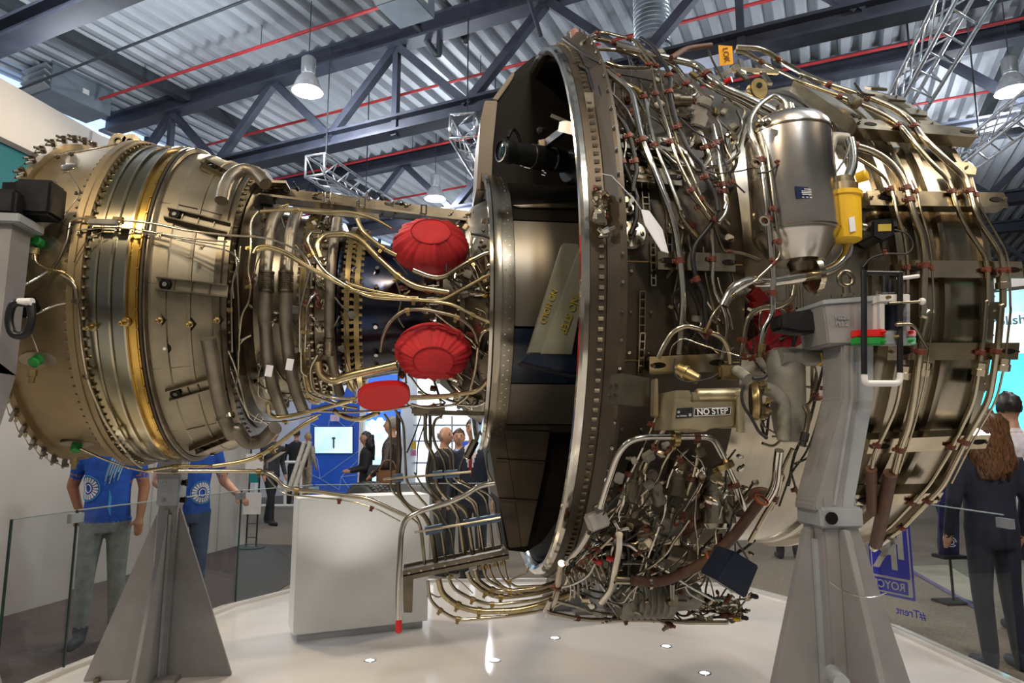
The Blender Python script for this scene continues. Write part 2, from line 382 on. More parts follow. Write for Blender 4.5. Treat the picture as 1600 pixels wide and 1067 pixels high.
# galvanised duct
dt = ath(1018, 20, 9.6); r = empty('ventilation_duct', (dt.x, dt.y, 4.6), 'round spiral galvanised ventilation duct rising behind the engine', 'duct')
pr = []; h = 0
while h < 3.9: pr += [(h, .27), (h+.045, .27), (h+.055, .278), (h+.065, .27)]; h += .07
turn('spiral_tube', pr, GALV, (dt.x, dt.y, 4.5), ZV, r, 40)
for z in (5.3, 7.35): turn('strap', [(0, .278), (0, .288), (.05, .288), (.05, .278)], TRUSSD, (dt.x, dt.y, z), ZV, r, 40, cap=False)

# aluminium box trusses of the lighting rig
def lattice(a, b, sz, label):
    a, b = Vector(a), Vector(b); r = empty('lighting_truss', a, label, 'lighting truss', 'aluminium lighting trusses'); t = (b-a); L = t.length; t.normalize()
    s = t.cross(ZV).normalized(); q = s.cross(t); cs = [(-1, -1), (1, -1), (1, 1), (-1, 1)]
    P = lambda d, c: a+t*d+s*(c[0]*sz/2)+q*(c[1]*sz/2)
    for c in cs: tube('tube', [P(0, c), P(L, c)], .024, ALU, r, 8)
    n = max(2, int(L/sz)); vs, fs = [], []
    for i in range(n):
        for k in range(4):
            v, f = sweep([P(L*i/n, cs[k]), P(L*(i+1)/n, cs[(k+1) % 4])], .011, 6); o = len(vs); vs += v; fs += [tuple(x+o for x in y) for y in f]
    mesh('bracing', vs, fs, ALU, r, True)
    v, f = [], []
    for k in range(4):
        v2, f2 = sweep([P(0, cs[k]), P(0, cs[(k+1) % 4])], .02, 6); o = len(v); v += v2; f += [tuple(x+o for x in y) for y in f2]
    mesh('end_frame', v, f, ALU, r, True)
    for d in (.3, L*.7):
        p = a+t*d+q*(sz/2); tube('hanger', [p, (p.x, p.y, 8.3)], .012, TRUSSD, r, 6)
lattice(atz(722, 196, 6.0), atz(790, 318, 6.0), .36, 'short looking aluminium lattice truss meeting the fan duct edge')
lattice(atz(492, 258, 6.0), atz(600, 328, 6.0), .36, 'aluminium lattice truss above the core, in the far hall')
lattice(atz(1540, -60, 5.7), atz(1395, 200, 5.7), .34, 'long aluminium lattice truss slanting down at upper right')
lattice(atz(1660, 130, 5.6), atz(1490, 262, 5.6), .30, 'aluminium lattice truss at the right edge with small lights')

# ---------------------------------------------------------------- white display platform
PZ = .15
po = [Vector((-3.7, -1.2, PZ)), atz(-60, 1110, PZ), atz(58, 1057, PZ), atz(345, 946, PZ), atz(470, 915, PZ), atz(640, 906, PZ), atz(930, 904, PZ), atz(1166, 915, PZ), atz(1404, 977, PZ), atz(1640, 1083, PZ), Vector((4.6, -1.2, PZ))]
pl = prism('display_platform', [(p.x, p.y, PZ) for p in po], (0, 0, -PZ+.004), GLOSSW); tag(pl, 'glossy white display platform carrying the engine', 'platform', kind='structure')
# raised rim that holds the glass
def inset(pts, d):
    c = sum((p for p in pts), Vector())/len(pts); return [p+(c-p).normalized()*d for p in pts]
back = po[1:10]; inn = inset(back, .05); inn2 = inset(back, .12)
for i in range(len(back)-1):
    bar('glass_channel', inn2[i]+ZV*.012, inn2[i+1]+ZV*.012, .05, .024, mat('rim_white', (.66, .63, .60), .3, 0, .02, 4), pl)
glabels = ['glass balustrade panel in front of the near left corner', 'glass balustrade panel before the man in jeans', 'glass balustrade panel beside the rear left stand', 'glass balustrade panel behind the white plinth',
           'glass balustrade panel at the back behind the pipe bundle', 'glass balustrade panel at the back behind the fan case', 'glass balustrade panel carrying the blue sticker', 'glass balustrade panel at the right edge']
EDGE = mat('glass_edge', (.02, .05, .045), .15, 0, .1, 5)
GP = []; gbal = empty('glass_balustrade', po[3], 'clear glass balustrade panels standing along the platform rim', 'balustrade')
for i in range(len(back)-1):
    a, b = inn2[i]+ZV*.0, inn2[i+1]+ZV*.0; d = (b-a).normalized(); a = a+d*.008; b = b-d*.008
    g = bar('glass_panel', a+ZV*.48, b+ZV*.48, .012, .90, GLASS, gbal); g['label'] = glabels[i]; GP.append((a, b))
    tube('polished_edge', [a+ZV*.93, b+ZV*.93], .0045, mat('glass_edge_light', (.35, .42, .42), .2, 0, .05, 5), g, 5)
    bar('polished_edge', a+ZV*.03, a+ZV*.93, .013, .008, EDGE, g, upv=d)
    bar('joint_clip', b-d*.045+ZV*.885, b+d*.06+ZV*.885, .03, .055, ALU, g)
# blue sticker on the glass, seen from its back
a, b = GP[6]; gn = (b-a).cross(ZV).normalized()
def onglass(x, y, off=0.): d = ray(x, y); t = (a-CAM).dot(gn)/d.dot(gn); return CAM+d*t+gn*off
STB = mat('sticker_blue', (.012, .016, .40), .5, 0, .05, 6); STW = mat('sticker_grey', (.42, .40, .38), .6, 0, .05, 6)
gd = (b-a).normalized(); sgn = -1 if gn.dot(FWH) > 0 else 1
st = empty('glass_sticker', onglass(1392, 930), 'blue maker sticker with a grey monogram on the right glass panel', 'sticker')
def gl_rect(name, x0, y0, x1, y1, m, off, rad=.012):
    c = onglass((x0+x1)/2, (y0+y1)/2, off*sgn); wd = abs((onglass(x1, (y0+y1)/2)-onglass(x0, (y0+y1)/2)).length); ht = (onglass((x0+x1)/2, y0)-onglass((x0+x1)/2, y1)).length
    pts = []
    for cx, cy, a0 in ((1, 1, 0), (-1, 1, 90), (-1, -1, 180), (1, -1, 270)):
        for k in range(5):
            an = R_(a0+k*22.5); pts.append(c+gd*(cx*(wd/2-rad)+rad*math.cos(an))+ZV*(cy*(ht/2-rad)+rad*math.sin(an)))
    return prism(name, pts, gn*sgn*.001, m, st), c, wd, ht
gl_rect('sticker_border', 1358, 782, 1424, 930, STB, .008)
gl_rect('sticker_inset', 1361, 786, 1421, 926, STW, .0095)
_, c1, w1, h1 = gl_rect('monogram_field', 1363, 812, 1419, 900, STB, .011)
_, c2, w2, h2 = gl_rect('name_field', 1363, 904, 1419, 924, STB, .011, .006)
_, c3, w3, h3 = gl_rect('name_field', 1363, 788, 1419, 808, STB, .011, .006)
rdir = gd*(1 if gd.dot(RT) > 0 else -1); fo = gn*sgn*.003
text('lettering', 'ROYCE', c2+fo, rdir, ZV, h2*.62, STW, st, mirror=True); text('lettering', 'ROLLS', c3+fo, rdir, ZV, h3*.62, STW, st, mirror=True)
text('monogram', 'R', c1+fo+ZV*h1*.10+rdir*.028, rdir, ZV, h1*.62, STW, st, mirror=True); text('monogram', 'R', c1+fo-ZV*h1*.10-rdir*.028, rdir, ZV, h1*.62, STW, st, mirror=True)
hp = onglass(1424, 958, .008*sgn); hs = text('glass_lettering', '#Trent', hp, rdir, ZV, .055, STB, None, mirror=True); tag(hs, 'blue mirrored hashtag lettering on the glass under the sticker', 'lettering')

# recessed floor spots
for k, (x, y) in enumerate(((867, 997), (1041, 1010), (773, 1032), (578, 1032), (1101, 1052))):
    p = atz(x, y, PZ); lb = ('floor spot behind the others under the pipe bundle end', 'floor spot under the middle of the gearbox', 'floor spot right of the white plinth', 'floor spot in front of the white plinth', 'floor spot nearest, under the dark blue panel')[k]
    r = empty('floor_spot', p, 'small round recessed '+lb, 'floor light', 'recessed floor spots')
    turn('bezel', [(0, .026), (.004, .028), (.004, .038), (0, .040)], ALU, p, ZV, r, 20, cap=False)
    l = bpy.data.lights.new('floor_spot_light', 'SPOT'); l.energy = 14; l.spot_size = R_(110); l.spot_blend = .6; l.shadow_soft_size = .03; l.color = (1, .97, .9); lo = bpy.data.objects.new('floor_spot_light', l); COL.objects.link(lo); lo.location = p+ZV*.02; lo.rotation_euler = (math.pi, 0, 0)
    turn('lens', [(.0005, .026), (.003, .026)], emis('floor_spot_glow', (1, 1, .97), 6), p, ZV, r, 20)

# white plinth and tyre behind it
A, B = atz(457, 1005, PZ), atz(668, 981, PZ); dd = (B-A).normalized(); nn = Vector((-dd.y, dd.x, 0)); Hh = .95
pr = [A, B, B+nn*.3, A+nn*.3]
pb = prism("white_plinth", [(p.x, p.y, PZ+.05) for p in pr], (0, 0, Hh-.05), mat("plinth_white", (.90, .90, .87), .4, 0, .02, 3), None, .004); tag(pb, 'plain white box plinth standing on the platform under the core', 'plinth')
q = [A+dd*.03+nn*.03, B-dd*.03+nn*.03, B-dd*.03+nn*.27, A+dd*.03+nn*.27]; prism('recessed_base', [(p.x, p.y, PZ) for p in q], (0, 0, .05), mat('plinth_base', (.5, .51, .52), .5, 0, .03, 5), pb)
tc = ath(577, 752, 8.3); TR = .55; tc = tc-ZV*TR; ax = (RT*.75+FWH*.66).normalized(); ax.z = 0
ty = empty('aircraft_wheel', (tc.x, tc.y, 0), 'black aircraft tyre standing upright behind the white plinth', 'wheel')
pr = []
for k in range(25):
    an = R_(-150+k*300/24); pr.append((.16*math.sin(an)*1.05, TR-.13+.13*math.cos(an)*(1 if abs(an) < 2 else 1)))
pr = [(h, r-(.008 if k % 3 == 0 and 6 < k < 18 else 0)) for k, (h, r) in enumerate(pr)]
turn('tyre', pr, BLACK, tc, ax, ty, 56, cap=False)
tu, tv_ = frame(ax); tvs, tfs = [], []
for k in range(64):
    an = 2*math.pi*k/64; dd_ = tu*math.cos(an)+tv_*math.sin(an); tg = ax.cross(dd_)
    for off in (-.085, -.03, .03, .085):
        c_ = tc+dd_*(TR-.002-abs(off)*.12)+ax*off+tg*(.012*(1 if off > 0 else -1)); o_ = len(tvs)
        for i_ in (-1, 1):
            for j_ in (-1, 1):
                for k_ in (-1, 1): tvs.append(c_+ax*(i_*.018)+tg*(j_*.016)+dd_*(k_*.008))
        tfs += [tuple(o_+q for q in f_) for f_ in ((0, 1, 3, 2), (4, 6, 7, 5), (0, 4, 5, 1), (2, 3, 7, 6), (0, 2, 6, 4), (1, 5, 7, 3))]
mesh('tread', tvs, tfs, mat('tread_rubber', (.05, .042, .034), .6, 0, .2, 20), ty)['kind'] = 'stuff'
turn('wheel_hub', [(-.10, .05), (-.11, .2), (-.06, .27), (.06, .27), (.11, .2), (.10, .05)], STEELD, tc, ax, ty, 40)
for sgx in (-1, 1): bar('cradle', tc+ax*(sgx*.1)-Vector((0, 0, tc.z-.08)), tc+ax*(sgx*.1)-Vector((0, 0, tc.z-.0)), .5, .12, BLKMET, ty, upv=RT)

# ---------------------------------------------------------------- neighbouring booth on the left
a, b = atz(76, 932, 0), atz(384, 850, 0); wd = (b-a).normalized(); wn = Vector((wd.y, -wd.x, 0))
if wn.dot(CAM-a) < 0: wn = -wn
bo = empty('booth_wall', a, 'tall white exhibition booth wall with a teal screen on the left', 'booth wall')
a0 = a-wd*2.6
prism('wall_panel', [a0, b, b-wn*.15, a0-wn*.15], (0, 0, 4.78), mat('booth_white', (.50, .49, .485), .5, 0, .04, 2), bo)
for d in (0., 1.35, 2.7): bar('panel_seam', a+wd*d+wn*.004, a+wd*d+wn*.004+ZV*4.77, .012, .006, STANDL, bo, upv=wn)
prism('white_pier', [a0+wn*.01, a+wn*.01, a+wn*.28-wd*.05, a0+wn*.28], (0, 0, 2.35), MATS['booth_white'], bo)
TEAL = mat('teal_screen', (.004, .085, .10), .3, 0, .1, .8, emit=.35)
sc = prism('teal_screen', [a0+wn*.01+ZV*2.5, b+wn*.01+ZV*2.5, b+wn*.01+ZV*4.17, a0+wn*.01+ZV*4.17], wn*.03, TEAL, bo)
bar('screen_frame', a0+wn*.03+ZV*4.19, b+wn*.03+ZV*4.19, .06, .05, INK, bo)
struct(prism('floor_carpet', [a0+wn*.0, b, b+wn*1.6, a0+wn*2.6], (0, 0, .008), CARPETD))

# ---------------------------------------------------------------- background booths
def vpanel(name, x0, x1, z0, z1, dist, thick, m, parent=None, label=None, dist2=None):
    p, q = ath(x0, 688, dist), ath(x1, 688, dist2 or dist); p.z = q.z = z0
    n = (q-p).cross(ZV).normalized()
    if n.dot(FWH) < 0: n = -n
    return prism(name, [p, q, q+n*thick, p+n*thick], (0, 0, z1-z0), m, parent, label=label)
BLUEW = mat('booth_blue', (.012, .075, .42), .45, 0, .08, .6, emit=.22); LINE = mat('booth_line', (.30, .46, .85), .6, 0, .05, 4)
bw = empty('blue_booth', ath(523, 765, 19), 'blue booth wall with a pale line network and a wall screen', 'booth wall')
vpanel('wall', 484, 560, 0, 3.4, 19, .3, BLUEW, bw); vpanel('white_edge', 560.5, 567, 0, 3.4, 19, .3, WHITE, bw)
L = [((487, 705), (496, 718)), ((496, 718), (500, 748)), ((500, 748), (560, 705)), ((500, 748), (487, 742)), ((500, 748), (530, 765)), ((533, 745), (560, 718)), ((533, 745), (530, 765)), ((533, 745), (545, 762)), ((533, 745), (560, 742)), ((487, 662), (500, 668)), ((515, 655), (513, 668)), ((525, 655), (540, 668)), ((545, 668), (560, 655))]
for p, q in L: tube('network_line', [ath(*p, 18.98), ath(*q, 18.98)], .012, LINE, bw, 5)
tv = empty('wall_screen', ath(520, 708, 18.9), 'bright wall screen showing a pale airport view on the blue booth', 'screen')
def scr(name, x0, y0, x1, y1, dist, th, m, par):
    p = [ath(x0, y0, dist), ath(x1, y0, dist), ath(x1, y1, dist), ath(x0, y1, dist)]; return prism(name, p, FWH*th, m, par)
scr('bezel', 490.5, 666, 551.5, 709, 18.9, .06, INK, tv); scr('picture', 491.5, 667, 550.5, 708, 18.88, .01, mat('screen_picture', (.50, .80, .88), .4, 0, .2, 1.6, col2=(.85, .95, .97), emit=.5), tv)
scr('picture_tower', 520, 685, 522.5, 700, 18.86, .01, mat('tower_ink', (.05, .15, .2), .5), tv); scr('picture_tower', 518.5, 683, 523.8, 686, 18.86, .01, MATS['tower_ink'], tv)
sp = scr('paper_sign', 516, 648, 530, 658, 18.7, .02, mat('pink_paper', (.75, .62, .80), .7), None); tag(sp, 'small pale sign above the blue booth screen', 'sign')
gb = empty('graphic_wall', ath(590, 765, 19.3), 'backlit light blue graphic wall with a white starburst', 'booth wall')
vpanel('lightbox', 567.5, 625, 0, 2.05, 19.8, .2, mat('graphic_light', (.30, .62, .92), .5, 0, .1, .8, col2=(.55, .82, .97), emit=.85), gb)
vpanel('blue_header', 567.5, 625, 2.05, 3.4, 19.8, .2, mat('graphic_blue', (.05, .18, .72), .5, 0, .1, .8, emit=.6), gb)
for k in range(12):
    an = R_(k*30); c = ath(593, 683, 19.7)
    prism('starburst_petal', [c+(RT*math.cos(an+q)+ZV*math.sin(an+q))*rr for q, rr in ((-.05, .12), (.05, .12), (.2, .5), (.1, .56), (-.1, .56), (-.2, .5))], FWH*.02, mat('starburst', (.85, .93, .98), .5, emit=.9), gb)
for k in range(6): scr('graphic_line', 568, 676+k*5, 582, 677.2+k*5, 19.7, .01, MATS['starburst'], gb)
BOOTH_GLOW = mat('booth_glow_paint', (.80, .86, .92), .6, 0, .1, .5, emit=1.1)  # glow put into plain white wall paint to brighten the far booths
lw = empty('glow_booth_wall', ath(690, 745, 25), 'bright white booth wall far behind the men, glow put into its paint', 'booth wall')
vpanel('wall', 560, 830, 0, 4.2, 25, .3, BOOTH_GLOW, lw)
for y in (663, 688, 722): scr('shelf', 612, y, 830, y+2.5, 24.8, .12, STANDL, lw)
for x in (640, 705, 770): scr('shelf_post', x, 650, x+2.5, 752, 24.8, .12, STANDL, lw)
scr('blue_panel', 716, 690, 760, 720, 24.7, .1, mat('blue_sign', (.02, .08, .55), .5, emit=.4), lw); scr('yellow_panel', 638, 690, 650, 702, 24.7, .1, YEL, lw); scr('pink_panel', 640, 703, 650, 712, 24.7, .1, mat('pink_sign', (.75, .25, .4), .5), lw)
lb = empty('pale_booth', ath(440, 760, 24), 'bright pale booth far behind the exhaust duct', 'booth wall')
vpanel('wall', 380, 484, 0, 3.8, 24, .3, BOOTH_GLOW, lb); vpanel('grey_header', 398, 484, 1.62, 1.95, 23.7, .1, STANDL, lb); vpanel('violet_panel', 440, 462, .5, 1.6, 23.8, .05, mat('violet_sign', (.25, .22, .7), .5, emit=.3), lb)
for x in (468, 476): scr('black_upright', x, 655, x+3, 740, 23, .1, INK, lb)
# white railing and leaning board
rl = empty('white_railing', ath(425, 790, 13.5), 'white tubular railing on the hall floor beyond the sign stand', 'railing')
for p, q in (((398, 722), (470, 722)), ((398, 790), (470, 790)), ((400, 722), (400, 790)), ((445, 722), (445, 790)), ((470, 722), (470, 790))): tube('rail', [ath(*p, 13.5), ath(*q, 13.5)], .028, WHITE, rl, 8)
lbo = empty('leaning_board', ath(460, 765, 12.6), 'white slanted framed board beside the blue booth', 'board')
for dx in (0, 9): tube('leg', [ath(450+dx, 768, 12.6), ath(476+dx, 690, 12.6)], .04, mat('beige_frame', (.62, .58, .50), .5), lbo, 8)
prism('board', [ath(455, 764, 12.62), ath(463, 764, 12.62), ath(484, 702, 12.62), ath(477, 702, 12.62)], FWH*.03, MATS['beige_frame'], lbo)
# literature stand
ls0 = atz(392, 857, 0); ls = empty('sign_stand', ls0, 'slim black sign stand with white paper sheets on a round foot', 'sign stand')
turn('round_foot', [(0, .19), (.02, .19), (.03, .05)], BLKMET, ls0, ZV, ls, 28)
for dx in (-.07, .07): tube('upright', [ls0+RT*dx, ls0+RT*dx+ZV*1.75], .012, BLKMET, ls, 8)
for i in range(9): tube('rung', [ls0+RT*-.07+ZV*(.15+i*.19), ls0+RT*.07+ZV*(.15+i*.19)], .006, BLKMET, ls, 6)
for z, h in ((.62, .30), (1.18, .26), (1.52, .2)):
    c = ls0+ZV*z-FWH*.03; prism('paper_sheet', [c+RT*x+ZV*y for x, y in ((-.13, -h/2), (.12, -h/2), (.12, h/2), (-.13, h/2))], FWH*.01, PAPER, ls)
box('teal_leaflet', ls0+ZV*.98-FWH*.02, (.12, .02, .14), TEAL, ls)
# cyan video wall on the right
vw = empty('video_wall', ath(1620, 700, 9.0), 'bright cyan video wall with a white caption band at the right', 'video wall')
CY = mat('cyan_picture', (.03, .62, .74), .4, 0, .2, .9, col2=(.16, .80, .86), emit=.95)
vpanel('picture', 1530, 1900, .5, 2.98, 9.0, .1, CY, vw, dist2=7.6); vpanel('caption_band', 1530, 1900, 2.6, 3.12, 8.96, .05, mat('caption_white', (.80, .93, .96), .5, emit=.8), vw, dist2=7.56); vpanel('sky_band', 1530, 1900, 3.12, 3.42, 8.97, .05, mat('caption_sky', (.35, .72, .85), .5, emit=.8), vw, dist2=7.57)
vpanel('casing', 1528, 1902, .0, 3.5, 9.12, .12, BLKMET, vw, dist2=7.72)
pa, pb_ = ath(1530, 688, 8.94), ath(1900, 688, 7.54); vd = (pb_-pa).normalized()
dcap = ray(1588, 500); nv = vd.cross(ZV); tt = (pa-CAM).dot(nv)/dcap.dot(nv); text('caption', 'Polishing', CAM+dcap*tt, vd, ZV, .12, mat('caption_ink', (.08, .3, .4), .5), vw)
fb = vpanel('booth_fascia', 1400, 1900, 3.75, 4.15, 11, .3, mat('fascia_white', (.70, .64, .60), .5, 0, .06, 1)); tag(fb, 'pale booth fascia above the cyan video wall', 'fascia')

o = prism('floor_tiles', [atz(1416, 886, 0), atz(1480, 884, 0), atz(1530, 914, 0), atz(1530, 950, 0)], (0, 0, .012), mat('pale_tile', (.42, .36, .29), .35, 0, .06, 3)); o['kind'] = 'structure'
o = tube('floor_strip', [atz(1414, 886, .01), atz(1530, 953, .01)], .02, mat('violet_strip', (.16, .14, .30), .4, 0, .1, 6), None, 8); tag(o, 'violet edge strip along the pale floor tiles beyond the right glass', 'edge strip')
bn = empty('blue_banner', ath(1484, 880, 6.6), 'narrow dark blue banner with two white ring emblems beyond the right glass', 'banner')
p0, p1, p2, p3 = [ath(x, y, 6.6) for x, y in ((1468, 742), (1499, 742), (1499, 868), (1468, 868))]; prism('banner_cloth', [p0, p1, p2, p3], FWH*.02, mat('banner_navy', (.012, .016, .11), .6, 0, .1, 6), bn)
for y in (777, 847):
    c = ath(1487, y, 6.58); tube('ring_emblem', [c+(RT*math.cos(R_(k*20))+ZV*math.sin(R_(k*20)))*.042 for k in range(17)], .006, PAPER, bn, 5); tube('ring_emblem', [c+(RT*math.cos(R_(k*20+90))+ZV*math.sin(R_(k*20+90)))*.022 for k in range(17)], .005, PAPER, bn, 5)
box('banner_foot', ath(1484, 869, 6.6)*1.0, (.24, .18, .03), BLKMET, bn, .004); tube('banner_pole', [ath(1484, 869, 6.62), Vector((ath(1484, 869, 6.62).x, ath(1484, 869, 6.62).y, .02))], .012, BLKMET, bn, 8); box('base_plate', (ath(1484, 869, 6.62).x, ath(1484, 869, 6.62).y, .012), (.3, .22, .024), BLKMET, bn, .004)
# ================================================================ the engine
EN = empty('jet_engine', (.35, AY, .75), 'large bare turbofan jet engine covered in steel pipes, held on grey stands', 'jet engine')
def ang(x, y, r): p = cyl(x, y, r); return math.degrees(math.atan2(AY-p.y, p.z-AZ))
def uof(x, y, r): return cyl(x, y, r).x
def rad(p): return Vector((0, p.y-AY, p.z-AZ)).normalized()
def polar(u, r, a): return Vector((u, AY-r*math.sin(R_(a)), AZ+r*math.cos(R_(a))))
# shared small parts
def hexmesh(name, r, h, m, n=6):
    vs, fs = sweep([(0, 0, 0), (0, 0, h)], r, n); v2, f2 = sweep([(0, 0, h), (0, 0, h*1.9)], r*.5, n); o = len(vs)
    me = bpy.data.meshes.new(name); me.from_pydata([tuple(v) for v in vs+v2], [], fs+[tuple(i+o for i in f) for f in f2]); me.update(); me.materials.append(m); return me
BOLT = hexmesh('bolt', .008, .009, STEELD); BOLTB = hexmesh('bolt_bright', .006, .007, BRIGHT); BOLTG = hexmesh('bolt_gold', .009, .010, BRASS)
def put(name, me, p, d, parent=None):
    o = bpy.data.objects.new(name, me); COL.objects.link(o); parent = parent or EN; o.parent = parent
    o.matrix_parent_inverse = (Matrix.Translation(parent.location) if parent.type == 'EMPTY' else Matrix.Identity(4)).inverted()
    o.location = p; o.rotation_mode = 'QUATERNION'; o.rotation_quaternion = Vector(d).to_track_quat('Z', 'Y'); return o
def bolts(u, r, n, a0, a1, me, axial=-1, name='flange_bolt', parent=None):
    for i in range(n):
        a = a0+(a1-a0)*i/max(1, n-1); p = polar(u, r, a); put(name, me, p, (axial, 0, 0) if axial else rad(p), parent)
def stuffring(name, items, m, parent=None):
    """many tiny studs joined into one part: items = (point, direction, radius, length)"""
    vs, fs = [], []
    for p, d, r, l in items:
        v, f = sweep([p, Vector(p)+Vector(d)*l], r, 6); o = len(vs); vs += v; fs += [tuple(i+o for i in q) for q in f]
    o = mesh(name, vs, fs, m, parent or EN); o['kind'] = 'stuff'; return o

# ---- tail: exhaust case, turbine bands, matte case
tailc = lathe('exhaust_case', [(-1.60, .66), (-1.70, .69), (-1.70, .775), (-1.672, .775), (-1.668, .748), (-1.60, .752), (-1.52, .762), (-1.405, .768)], TAN, EN, label='tan heat stained exhaust case')
lathe('exhaust_inner_wall', [(-1.69, .70), (-1.2, .62), (-1.0, .45), (-1.0, .02)], DARK, EN)
lathe('turbine_flange', [(-1.41, .765), (-1.41, .806), (-1.385, .806), (-1.383, .80), (-1.36, .80), (-1.36, .77)], TAN, EN)
segs = [(-1.36, -1.316, .778, BLUE), (-1.311, -1.262, .780, BLUE), (-1.257, -1.205, .776, BLUE), (-1.20, -1.165, .770, GOLD), (-1.162, -1.152, .782, GOLD), (-1.150, -1.140, .786, BROWN), (-1.138, -1.126, .782, STEELD)]
for a, b, r, m in segs: lathe('turbine_band', [(a-.002, r-.02), (a, r-.004), (a+.003, r), (b-.003, r), (b, r-.004), (b+.002, r-.02)], m, EN)
for a in (-1.3135, -1.2595, -1.2025): lathe('band_ridge', [(a-.005, .76), (a-.004, .787), (a+.004, .787), (a+.005, .76)], STEEL, EN)
lathe('turbine_case', [(-1.126, .758), (-1.06, .752), (-1.055, .746), (-.985, .726), (-.983, .731), (-.972, .729), (-.970, .723), (-.89, .692), (-.885, .685)], MATTE, EN, label='matte grey turbine case')
lathe('case_front_flange', [(-.887, .66), (-.887, .712), (-.862, .712), (-.860, .700), (-.838, .700), (-.838, .62), (-.82, .54)], STEELD, EN)
bolts(-1.412, .789, 58, 8, 172, BOLT); bolts(-.836, .682, 40, 20, 160, BOLT, 1)
stuffring('flange_nuts', [(polar(-1.358, .789, a), (1, 0, 0), .006, .012) for a in range(6, 176, 3)], STEEL)
stuffring('band_studs', [(polar(-1.156, .786, a), rad(polar(0, 1, a)), .004, .006) for a in range(6, 176, 6)], BRASS)
for k in range(5):       # faint case joints
    a = (38, 66, 94, 121, 148)[k]; tube('case_seam', [polar(-1.125, .7575, a), polar(-1.055, .7475, a), polar(-.985, .7275, a), polar(-.89, .6935, a)], .0025, STEELD, EN, 5)
# bracket lugs round the aft rim, with their locking wires
lug = bmesh.new(); bmesh.ops.create_cube(lug, size=1); bmesh.ops.scale(lug, vec=(.018, .014, .036), verts=lug.verts); bmesh.ops.translate(lug, vec=(0, 0, .02), verts=lug.verts)
for dx, dz, rr, ll in ((-.008, .03, .006, .016), (.010, .024, .005, .024), (0, .012, .005, .034)):
    vs, fs = sweep([(dx, -.012, dz), (dx-.01, -.012-ll, dz+.008)], rr, 6); bv = [lug.verts.new(v) for v in vs]; [lug.faces.new([bv[i] for i in f]) for f in fs]
lme = bpy.data.meshes.new('rim_lug'); lug.to_mesh(lme); lug.free(); lme.materials.append(STEELD)
prev = None
for i in range(24):
    a = 8+i*7.1; p = polar(-1.685, .776, a); put('rim_lug', lme, p, rad(p)); q = polar(-1.70, .806, a)
    if prev is not None: tube('locking_wire', [prev, (prev+q)/2+rad(q)*-.008, q], .0022, STEELD, EN, 4)
    prev = q
# lifting lugs on top
for x, y in ((160, 226), (189, 226)):
    c = polar(cyl(x, y, .78).x, .775, 16); pts = []
    for k in range(9): an = R_(180-k*22.5); pts.append(c+Vector((math.cos(an)*.045, 0, .03+math.sin(an)*.045)))
    prism('lifting_lug', [c+Vector((-.06, 0, -.05))]+pts+[c+Vector((.06, 0, -.05))], (0, .05, 0), STEEL, EN, .004)
    turn('lug_bush', [(0, .014), (0, .022), (.008, .022), (.008, .014)], BRIGHT, c+Vector((0, -.008, .03)), (0, 1, 0), EN, 16, cap=False)
# channel bars with round bosses on the matte case
for (x0, y0), (x1, y1) in (((262, 338), (360, 362)), ((247, 444), (357, 456)), ((264, 613), (328, 595)), ((302, 697), (355, 675)), ((318, 262), (352, 280))):
    a, b = cyl(x0, y0, .745), cyl(x1, y1, .70); n = rad((a+b)/2); t = (b-a).normalized(); s = t.cross(n)
    bar('channel_bar', a+n*.008, b+n*.008, .050, .014, MATTE, EN, upv=n)
    for q in (-1, 1): bar('channel_edge', a+n*.02+s*(q*.024), b+n*.02+s*(q*.024), .006, .03, STEELD, EN, upv=n)
    turn('boss', [(0, .022), (.02, .022), (.022, .012), (.012, .012), (.012, .0)], DARK, a+t*.035+n*.012, n, EN, 16); turn('boss_nut', [(0, .010), (.014, .010)], BRIGHT, a+t*.035+n*.02, n, EN, 6)
    for i in range(1, 4): bar('channel_web', a+(b-a)*(i/4)+n*.016-s*.02, a+(b-a)*(i/4)+n*.016+s*.02, .004, .016, STEELD, EN, upv=n)
for x, y, r in ((252, 500, .745), (299, 506, .72), (341, 500, .70)):
    p = cyl(x, y, r); n = rad(p); t = Vector((0, n.z, -n.y))
    prism('sensor_pad', [p+n*.002+Vector((.022, 0, 0)), p+n*.002+t*.03, p+n*.002-Vector((.02, 0, 0))-t*0, p+n*.002-t*.03], n*.006, DARK, EN)
    turn('sensor_plug', [(0, .015), (.02, .013), (.022, .009), (.05, .009), (.052, .005), (.06, .005)], BRASS, p, n, EN, 12)
for x, y, r in ((146, 510, .78), (197, 503, .775)):
    p = cyl(x, y, r); n = rad(p); turn('sensor_plug', [(0, .02), (.014, .018), (.016, .010), (.055, .009), (.057, .005), (.07, .005)], BRASS, p, n, EN, 12)
for x, y, r in ((258, 544, .745), (288, 283, .73), (332, 709, .72)):
    p = cyl(x, y, r); n = rad(p); turn('port', [(0, .024), (.004, .024), (.005, .015), (.001, .014)], DARK, p, n, EN, 18); turn('port_plug', [(0, .008), (.01, .006)], WHITE, p, n, EN, 10)
